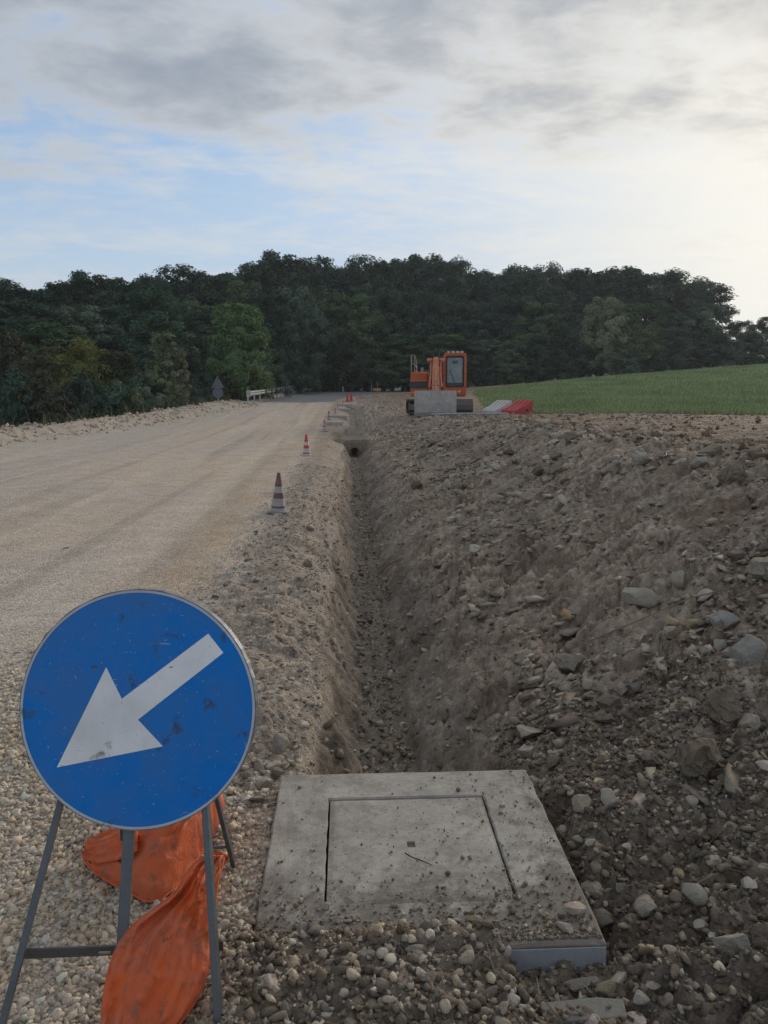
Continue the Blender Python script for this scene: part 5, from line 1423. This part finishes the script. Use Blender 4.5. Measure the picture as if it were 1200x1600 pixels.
def lamp_post():
    b = base_pt(536, 613, 92.0)
    t = empty('reflector_post', b, label='white reflector post with a round white marker above it', cat='post')
    MB().prism([(-.07, -.2), (.07, -.2), (.07, .62), (-.07, .72)], -.05, .05, 'y', .01).build('post_body', M_wht, t)
    MB().tube([(-.22, .02, -.2), (-.22, .02, 1.95)], .03, 8).build('pole', M_signback, t)
    MB().lathe([(.16, 0), (.17, .01), (.17, .03), (.16, .04)], 20, Matrix.Translation((-.22, 0, 1.85)) @ Matrix.Rotation(R(90), 4, 'X')).build('round_marker', plain('white_marker', (.72, .72, .72), .35), t)
    MB().box(-.34, -.10, -.03, -.01, 1.40, 1.58, .005).build('small_plate', M_wht, t)
lamp_post()
for x, y, h_, Y, lb in ((474, 613, .62, 88, 'short white delineator post at the outer bend of the road'), (450, 612, 1.55, 80, 'slim pale post standing in the brush beyond the guardrail')):
    b = base_pt(x, y, Y); t = empty('delineator_post', b, label=lb, cat='post')
    MB().prism([(-.06, -.2), (.06, -.2), (.06, h_ - .08), (-.06, h_)], -.05, .05, 'y', .01).build('post_body', M_wht if h_ < 1 else M_galv, t)
    MB().box(-.055, .055, -.056, -.05, h_ * .7, h_ * .8).build('reflector', M_blk, t)
def warn_board():
    b = base_pt(585, 610, 90.0)
    t = empty('works_barrier', b, label='small orange and white works barrier where the asphalt road bends away', cat='barrier')
    for x in (-.35, .35): MB().tube([(x, .03, -.2), (x, .03, 1.15)], .03, 8).build('post', M_galv, t)
    MB().box(-.1, .75, -.03, 0, .12, .42, .01).build('board', plain('orange_board', (.55, .25, .06), .5), t)
warn_board()

# ---------------------------------------------------------------- trees
def leaf_mat():
    m = bpy.data.materials.new('foliage'); m.use_nodes = True; t = NT(m.node_tree)
    out = t.n('ShaderNodeOutputMaterial'); oi = t.n('ShaderNodeObjectInfo')
    a = t.n('ShaderNodeAttribute', attribute_name='tint'); sp = t.n('ShaderNodeSeparateColor'); t.put(sp.inputs[0], a.outputs['Color'])
    c = t.hsv(oi.outputs['Color'], t.lin(sp.outputs[1], 0, 1, .47, .525), t.lin(sp.outputs[2], 0, 1, .8, 1.15), t.lin(sp.outputs[0], 0, 1, .55, 1.5))
    d = t.n('ShaderNodeBsdfDiffuse'); t.put(d.inputs[0], c)
    tr = t.n('ShaderNodeBsdfTranslucent'); t.put(tr.inputs[0], t.hsv(c, .48, 1.1, 1.1))
    gl = t.n('ShaderNodeBsdfGlossy'); gl.inputs['Roughness'].default_value = .5; gl.inputs[0].default_value = (.8, .85, .9, 1)
    m1 = t.n('ShaderNodeMixShader'); m1.inputs[0].default_value = .30
    t.t.links.new(d.outputs[0], m1.inputs[1]); t.t.links.new(tr.outputs[0], m1.inputs[2])
    m2 = t.n('ShaderNodeMixShader'); m2.inputs[0].default_value = .035
    t.t.links.new(m1.outputs[0], m2.inputs[1]); t.t.links.new(gl.outputs[0], m2.inputs[2])
    t.t.links.new(m2.outputs[0], out.inputs[0])
    return m
M_leaf = leaf_mat()
M_bark = plain('bark', (.085, .07, .055), .9, var=.3, scale=6, bump=.6, bscale=25)
def crown_mesh(name, seed, Rx, z0, z1, nclump, nleaf, lsize, kind='broad'):
    """leaves gathered in clumps through an uneven crown; unit: metres, trunk foot at the origin"""
    r = np.random.default_rng(seed)
    H = z1 - z0
    cen = []; k = 0
    while len(cen) < nclump:
        k += 1
        th = r.uniform(0, 2 * np.pi); u = r.random()
        zf = r.random() ** .9
        if kind == 'broad': wid = (np.sin(np.pi * (zf * .80 + .14)) ** .5)
        elif kind == 'shrub': wid = np.sqrt(max(0, 1 - zf ** 2)) * .95 + .1
        else: wid = .35 + .65 * np.sin(np.pi * (zf * .8 + .12))
        lob = 1 + .16 * perlin(np.array([th * 1.3 + seed * 1.7]), np.array([zf * 3.1 + seed]), 3)[0] * 1.8
        rad = Rx * wid * lob * (u ** .38)
        x, y, z = rad * np.cos(th), rad * np.sin(th), z0 + H * zf
        cen.append((x, y, z, .7 + .5 * r.random(), u))
    cen = np.array(cen)
    cr = Rx * (.21 if kind != 'slim' else .24) * cen[:, 3]
    cr *= 1.0
    N = nclump * nleaf
    ci = np.repeat(np.arange(nclump), nleaf)
    d = r.normal(size=(N, 3)); d[:, 2] += .25; d /= np.linalg.norm(d, axis=1)[:, None]
    rr = cr[ci] * (r.random(N) ** .42)
    pos = cen[ci, :3] + d * rr[:, None] * np.array([1.12, 1.12, .82])
    # leaves: bent quads facing roughly outward and up
    outw = pos - np.array([0, 0, z0 + .35 * H]); outw = outw / (np.linalg.norm(outw, axis=1)[:, None] + 1e-6)
    nrm = d * .6 + outw * .8 + r.normal(0, .42, (N, 3)) + np.array([0, 0, .25]); nrm /= np.linalg.norm(nrm, axis=1)[:, None]
    t1 = np.cross(nrm, r.normal(size=(N, 3))); t1 /= np.linalg.norm(t1, axis=1)[:, None]; t2 = np.cross(nrm, t1)
    s = lsize * r.uniform(.6, 1.35, N)[:, None]
    asp = r.uniform(.45, .75, N)[:, None]
    a = pos - t1 * s; b = pos + t2 * s * asp + nrm * s * .18; c = pos + t1 * s; e = pos - t2 * s * asp + nrm * s * .18
    V = np.stack([a, b, c, e], 1).reshape(-1, 3)
    F = np.arange(N * 4).reshape(N, 4)
    tint = np.stack([np.clip(.5 + .16 * r.normal(size=N) + (.12 * r.normal(size=nclump))[ci], 0, 1), np.clip(.5 + .16 * r.normal(size=N) + (.14 * r.normal(size=nclump))[ci], 0, 1), r.random(N)], 1)
    return mesh_np(name, V, F, [M_leaf], False, np.repeat(tint, 4, 0)), cen, cr
def trunk_mesh(name, seed, r0, z1, cen, limbs):
    r = np.random.default_rng(seed + 5)
    mb = MB(); bend = r.normal(0, .25, 2)
    top = z1 * .82
    def axis(z): q = z / top; return Vector((bend[0] * q * q, bend[1] * q * q, z))
    mb.tube([axis(-.6 if i == 0 else top * i / 6) for i in range(7)], [r0 * (1.25 if i == 0 else 1 - .13 * i) for i in range(7)], 8)
    pick = r.choice(len(cen), min(limbs, len(cen)), replace=False)
    for i in pick:
        c = Vector(cen[i, :3]); zs = max(.25 * z1, min(c.z * .75, top * .95)); s = axis(zs)
        m = (s + c) / 2 + Vector((0, 0, .08 * z1)) * r.uniform(-.2, 1)
        mb.tube([s, m, c], [r0 * .38, r0 * .25, r0 * .08], 5)
    me = bpy.data.meshes.new(name); me.from_pydata(mb.v, [], mb.f); me.update(); me.materials.append(M_bark)
    return me
PROTO = {}
def proto(kind, k):
    key = (kind, k)
    if key in PROTO: return PROTO[key]
    sd = 40 + 17 * k + {'tall': 0, 'mid': 300, 'shrub': 600, 'slim': 900}[kind]
    if kind == 'tall':   h, cm = 16., crown_mesh('crown', sd, 4.6, 1.2, 16., 150, 120, .20)
    elif kind == 'mid':  h, cm = 8., crown_mesh('crown', sd, 2.9, .5, 8., 105, 120, .125)
    elif kind == 'shrub':h, cm = 3., crown_mesh('crown', sd, 1.9, .1, 3., 50, 90, .085, 'shrub')
    else:                h, cm = 6., crown_mesh('crown', sd, 1.0, .4, 6., 80, 50, .08, 'slim')
    tm = trunk_mesh('trunk', sd, {'tall': .26, 'mid': .13, 'shrub': .05, 'slim': .06}[kind], h, cm[1], {'tall': 22, 'mid': 18, 'shrub': 12, 'slim': 12}[kind])
    PROTO[key] = (h, cm[0], tm); return PROTO[key]
def tree(name, kind, k, loc, H, wid, colr, label, cat='tree', group=None, lean=0):
    h, cme, tme = proto(kind, k)
    t = empty(name, loc, random.uniform(0, 6.28), label=label, cat=cat, group=group)
    s = H / h; t.scale = (s * wid, s * wid, s)
    if lean: t.rotation_euler[0] = lean
    c = bpy.data.objects.new('crown', cme); link(c, t); c.color = (*colr, 1)
    b = bpy.data.objects.new('trunk', tme); link(b, t)
    return t
def tree_px(name, kind, k, x, top, Y, wpx, colr, label, cat='tree', group=None, base=None):
    p = at(x, 609, Y); z = float(land(np.array([p[0]]), np.array([Y]), False)[0]) if base is None else base
    zt = EYE + (609 - top) * Y / 1200 * 1.0
    H = (zt - z) * .93
    h = proto(kind, k)[0]; R0 = {'tall': 4.6, 'mid': 2.9, 'shrub': 1.9, 'slim': 1.0}[kind]
    wid = (wpx * Y / 1200 / 2) / (R0 * 1.12 * H / h)
    return tree(name, kind, k, (p[0], Y, z - .05), H, wid, tuple(np.array(colr) * random.gauss(1, .13) * np.array([random.gauss(1, .07), 1, random.gauss(1, .08)])), label, cat, group)
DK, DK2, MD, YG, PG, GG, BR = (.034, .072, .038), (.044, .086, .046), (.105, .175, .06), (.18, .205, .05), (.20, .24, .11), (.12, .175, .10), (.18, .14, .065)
ords = ['first', 'second', 'third', 'fourth', 'fifth', 'sixth', 'seventh', 'eighth', 'ninth', 'tenth', 'eleventh', 'twelfth', 'thirteenth', 'fourteenth', 'fifteenth', 'sixteenth', 'seventeenth', 'eighteenth', 'nineteenth', 'twentieth', 'twenty-first', 'twenty-second', 'twenty-third', 'twenty-fourth', 'twenty-fifth', 'twenty-sixth', 'twenty-seventh', 'twenty-eighth', 'twenty-ninth', 'thirtieth', 'thirty-first']
G1 = 'trees forming the skyline of the wood'
sky_l = [(5, 438, 70, 120), (62, 454, 72, 110), (108, 442, 74, 80), (150, 428, 76, 100), (200, 438, 80, 110), (238, 434, 82, 90), (292, 416, 88, 110), (350, 428, 92, 110), (402, 412, 96, 90), (440, 396, 100, 100), (492, 402, 104, 100),
         (535, 424, 106, 90), (570, 400, 106, 90), (612, 404, 106, 90), (662, 398, 108, 100), (706, 402, 108, 90), (752, 420, 108, 90), (800, 416, 108, 90), (845, 412, 108, 90), (905, 420, 106, 100), (962, 416, 104, 110), (1030, 420, 100, 120), (1090, 440, 98, 100)]
for i, (x, top, Y, wpx) in enumerate(sky_l):
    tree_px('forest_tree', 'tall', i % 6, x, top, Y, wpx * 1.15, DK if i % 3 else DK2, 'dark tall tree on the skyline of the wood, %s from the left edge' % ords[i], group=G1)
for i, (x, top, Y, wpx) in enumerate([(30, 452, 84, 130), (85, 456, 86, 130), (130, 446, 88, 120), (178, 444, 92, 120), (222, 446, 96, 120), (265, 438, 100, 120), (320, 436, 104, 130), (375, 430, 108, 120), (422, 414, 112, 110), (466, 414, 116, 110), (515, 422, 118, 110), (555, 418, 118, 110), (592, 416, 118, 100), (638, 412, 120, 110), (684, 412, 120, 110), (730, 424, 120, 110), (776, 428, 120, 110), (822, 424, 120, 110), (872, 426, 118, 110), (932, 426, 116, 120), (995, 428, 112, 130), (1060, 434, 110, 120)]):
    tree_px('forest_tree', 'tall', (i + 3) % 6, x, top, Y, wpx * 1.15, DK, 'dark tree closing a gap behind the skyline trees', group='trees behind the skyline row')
# the wall of trees below the skyline
G2 = 'trees inside the dark wood'
inner = [(20, 500, 62, 150), (90, 505, 62, 130), (40, 470, 66, 130), (135, 480, 68, 130), (195, 478, 70, 120), (300, 470, 80, 120), (330, 480, 78, 110), (385, 440, 90, 110), (430, 455, 86, 120), (470, 450, 92, 110), (450, 500, 84, 110), (520, 455, 98, 100), (505, 500, 96, 110), (560, 460, 98, 100), (600, 450, 99, 100),
         (575, 520, 97, 110), (645, 450, 100, 100), (630, 520, 97, 120), (690, 460, 99, 100), (700, 520, 96, 120), (745, 470, 98, 100), (760, 530, 95, 110), (790, 460, 99, 110), (840, 470, 97, 100), (880, 460, 98, 100), (1000, 470, 95, 110), (1050, 480, 94, 110), (1085, 485, 93, 90), (940, 440, 100, 100), (830, 520, 94, 90), (960, 500, 93, 90)]
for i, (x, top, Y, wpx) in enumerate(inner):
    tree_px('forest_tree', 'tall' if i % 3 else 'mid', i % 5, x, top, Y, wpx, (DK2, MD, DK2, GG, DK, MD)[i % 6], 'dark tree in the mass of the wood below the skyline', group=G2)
for i, (x, top, Y, wpx) in enumerate([(-60, 445, 72, 130), (-130, 450, 74, 130), (-200, 440, 76, 130), (-280, 448, 76, 140), (-360, 445, 78, 140), (-60, 520, 50, 110), (-140, 525, 50, 120), (-230, 520, 52, 120), (-320, 515, 54, 130), (-450, 450, 80, 150), (-560, 450, 80, 160)]):
    tree_px('forest_tree', 'tall' if i < 5 or i > 8 else 'mid', i % 5, x, top, Y, wpx * 1.15, (DK, DK2, MD)[i % 3], 'dark tree of the wood continuing past the left edge of the picture', group='trees of the wood past the picture edge')
# trees that stand out
stand = [
    ('tree', 'mid', 1, 372, 474, 54, 122, (.10, .19, .062), 'round bright green tree leaning out over the far road edge'),
    ('tree', 'mid', 2, 245, 455, 64, 150, DK2, 'broad dark green tree behind the slender pale poplar'),
    ('tree', 'slim', 0, 258, 516, 39, 52, PG, 'slender pale poplar with upright twigs by the road berm'),
    ('tree', 'slim', 1, 284, 540, 39.5, 30, (.17, .16, .09), 'thin brownish sapling beside the pale poplar'),
    ('tree', 'mid', 3, 135, 528, 44, 96, YG, 'yellowish green tree standing at the foot of the dark wood'),
    ('tree', 'mid', 4, 75, 538, 45, 90, (.075, .082, .026), 'low olive tree next to the yellowish one'),
    ('tree', 'mid', 0, 12, 515, 46, 90, (.07, .065, .028), 'brownish tree cut off by the left edge of the picture'),
    ('tree', 'mid', 2, 190, 545, 45, 90, (.055, .072, .026), 'low dull green tree between the yellowish one and the poplar'),
    ('tree', 'mid', 3, 470, 470, 78, 90, DK2, 'dark rounded tree behind the end of the guardrail'),
    ('tree', 'mid', 4, 540, 515, 92, 70, (.05, .072, .024), 'small yellow green tree above the reflector post'),
    ('tree', 'mid', 0, 940, 464, 88, 92, PG, 'pale yellowish tree standing out at the edge of the field'),
    ('tree', 'slim', 1, 955, 528, 86, 44, GG, 'slim pale sapling in front of the pale yellowish tree'),
    ('tree', 'mid', 1, 845, 520, 88, 70, DK2, 'dark bushy tree at the field edge behind the excavator'),
    ('tree', 'mid', 2, 800, 530, 88, 66, GG, 'grey green bushy tree nearest the excavator at the field edge'),
    ('tree', 'mid', 4, 890, 505, 89, 80, DK2, 'dark tree between the bushy trees and the pale yellowish one'),
    ('tree', 'mid', 3, 1000, 505, 88, 80, MD, 'mid green tree just beyond the pale yellowish one'),
    ('tree', 'mid', 1, 1050, 510, 88, 90, GG, 'hazy green tree on the field edge below the skyline step'),
    ('tree', 'mid', 0, 1105, 515, 88, 90, DK2, 'hazy dark tree on the field edge before the gap of sky'),
    ('tree', 'mid', 2, 1150, 500, 92, 70, DK2, 'low dark tree on the field edge under the sunset glow'),
    ('tree', 'mid', 3, 1192, 494, 94, 70, DK, 'low dark tree cut off by the right edge of the picture'),
    ('tree', 'mid', 4, 1240, 500, 94, 80, DK, 'low dark tree beyond the right edge of the field'),
    ('tree', 'mid', 1, 1170, 515, 89, 70, GG, 'low hazy bush tree in front of the sunset gap'),
]
for a in stand: tree_px(*a)
G3 = 'shrubs along the foot of the wood'
shr = [(20, 575, 40, 110, DK2), (75, 590, 40, 100, (.06, .065, .03)), (130, 585, 41, 100, DK2), (180, 590, 42, 90, GG), (205, 605, 42, 60, PG), (235, 575, 44, 80, GG), (285, 590, 47, 70, DK2), (320, 580, 50, 70, DK2), (350, 578, 53, 60, (.075, .07, .035)), (385, 570, 55, 60, (.08, .065, .035)), (405, 575, 58, 60, BR), (420, 560, 62, 70, DK2),
       (445, 575, 82, 60, DK2), (480, 570, 96, 60, DK), (510, 572, 98, 60, DK), (545, 570, 99, 60, DK), (580, 568, 98, 60, DK), (615, 565, 97, 60, DK), (650, 562, 95, 60, DK), (690, 560, 94, 60, DK), (735, 562, 92, 60, DK2), (775, 560, 90, 50, DK2), (820, 550, 89, 60, DK2), (870, 545, 88, 60, DK2), (915, 545, 88, 55, DK2), (975, 540, 87, 60, GG), (1030, 536, 87, 60, DK2), (1080, 532, 88, 60, DK2), (1130, 530, 88, 60, GG), (1180, 527, 88, 60, DK2), (1230, 525, 88, 60, DK2)]
for i, (x, top, Y, wpx, c) in enumerate(shr):
    tree_px('shrub', 'shrub', i % 5, x, top, Y, wpx, c, 'low shrub at the foot of the wood, %s from the left edge' % ords[i], 'shrub', G3)

# ---------------------------------------------------------------- grass of the field, weeds along the berm
def grass():
    r = np.random.default_rng(9)
    n = 150000
    Y = 18.3 + 72 * r.random(n) ** 2.0; X0 = 4.7 + np.clip(Y - 24, 0, 200) * .135
    X = X0 + (.60 * Y + 2 - X0) * r.random(n)
    n2 = fbm(X * 1.3, Y * .7, 4, 102)
    far = Y + 1.2 * n2 < np.interp(X, [10, 30, 44], [62, 86, 92]) + r.normal(0, .6, n)
    keep = far & (X > X0 + .3 - .5 * n2 + r.normal(0, .25, n)) & (Y + .7 * n2 > field_edge(X) + .2 + r.normal(0, .45, n))
    X, Y = X[keep], Y[keep]; n = len(X); Z = land(X, Y)
    h = np.clip(r.normal(.13, .045, n), .04, .3) * (1 + .4 * fbm(X * .5, Y * .4, 3, 55)); a = r.uniform(0, np.pi, n); wd = .010 + .0006 * Y
    le = r.normal(0, .05, (n, 2))
    A = np.stack([X - np.cos(a) * wd, Y - np.sin(a) * wd, Z - .01], 1); B = np.stack([X + np.cos(a) * wd, Y + np.sin(a) * wd, Z - .01], 1)
    T = np.stack([X + le[:, 0], Y + le[:, 1], Z + h], 1)
    V = np.stack([A, B, T], 1).reshape(-1, 3); F = np.arange(n * 3).reshape(n, 3)
    base = np.array([.25, .31, .14]) * r.normal(1, .16, (n, 1)) * (1 + .3 * fbm(X * .3, Y * .2, 3, 57))[:, None]
    dry = r.random(n) < .03 + .45 * np.exp(-np.clip(Y - field_edge(X), 0, 50) / .7); base[dry] = np.array([.22, .18, .09]) * r.normal(1, .15, (dry.sum(), 1))
    m, t = new_mat('grass_blade'); at_ = t.n('ShaderNodeAttribute', attribute_name='tint'); t.put(t.b.inputs['Base Color'], at_.outputs['Color']); t.b.inputs['Roughness'].default_value = .7
    t.b.inputs['Specular IOR Level'].default_value = .2
    me = mesh_np('field_grass', V, F, [m], False, np.repeat(np.clip(base, .01, .5), 3, 0))
    o = link(bpy.data.objects.new('field_grass', me)); tag(o, label='short green crop growing on the field', kind='stuff')
    # rank weeds on the dark slope behind the berm and at the roadside
    n = 9000
    Y = r.uniform(14, 48, n); X = berm_x(Y) - .55 - np.abs(r.normal(0, .9, n)); Z = land(X, Y)
    h = np.clip(r.lognormal(math.log(.22), .5, n), .06, .9); a = r.uniform(0, np.pi, n); wd = h * .10
    le = r.normal(0, .25, (n, 2)) * h[:, None]
    A = np.stack([X - np.cos(a) * wd, Y - np.sin(a) * wd, Z - .02], 1); B = np.stack([X + np.cos(a) * wd, Y + np.sin(a) * wd, Z - .02], 1)
    T = np.stack([X + le[:, 0], Y + le[:, 1], Z + h], 1)
    base = np.array([.06, .075, .03]) * r.normal(1, .25, (n, 1)); dry = r.random(n) < .25; base[dry] = np.array([.16, .13, .075]) * r.normal(1, .2, (dry.sum(), 1))
    me = mesh_np('weeds', np.stack([A, B, T], 1).reshape(-1, 3), np.arange(n * 3).reshape(n, 3), [m], False, np.repeat(np.clip(base, .01, .5), 3, 0))
    o = link(bpy.data.objects.new('weeds', me)); tag(o, label='rank weeds on the slope behind the gravel ridge', kind='stuff')
grass()

# ---------------------------------------------------------------- evening haze
def haze():
    o = MB().box(-330, 330, -30, 410, -4.0, 24.0).build('haze', None, None, label='thin evening haze over the valley', kind='stuff')
    m = bpy.data.materials.new('haze_air'); m.use_nodes = True; t = NT(m.node_tree)
    out = t.n('ShaderNodeOutputMaterial'); v = t.n('ShaderNodeVolumePrincipled')
    v.inputs['Color'].default_value = (.86, .92, 1.0, 1); v.inputs['Density'].default_value = .0004; v.inputs['Anisotropy'].default_value = .35
    t.t.links.new(v.outputs[0], out.inputs['Volume']); o.data.materials.append(m)
haze()
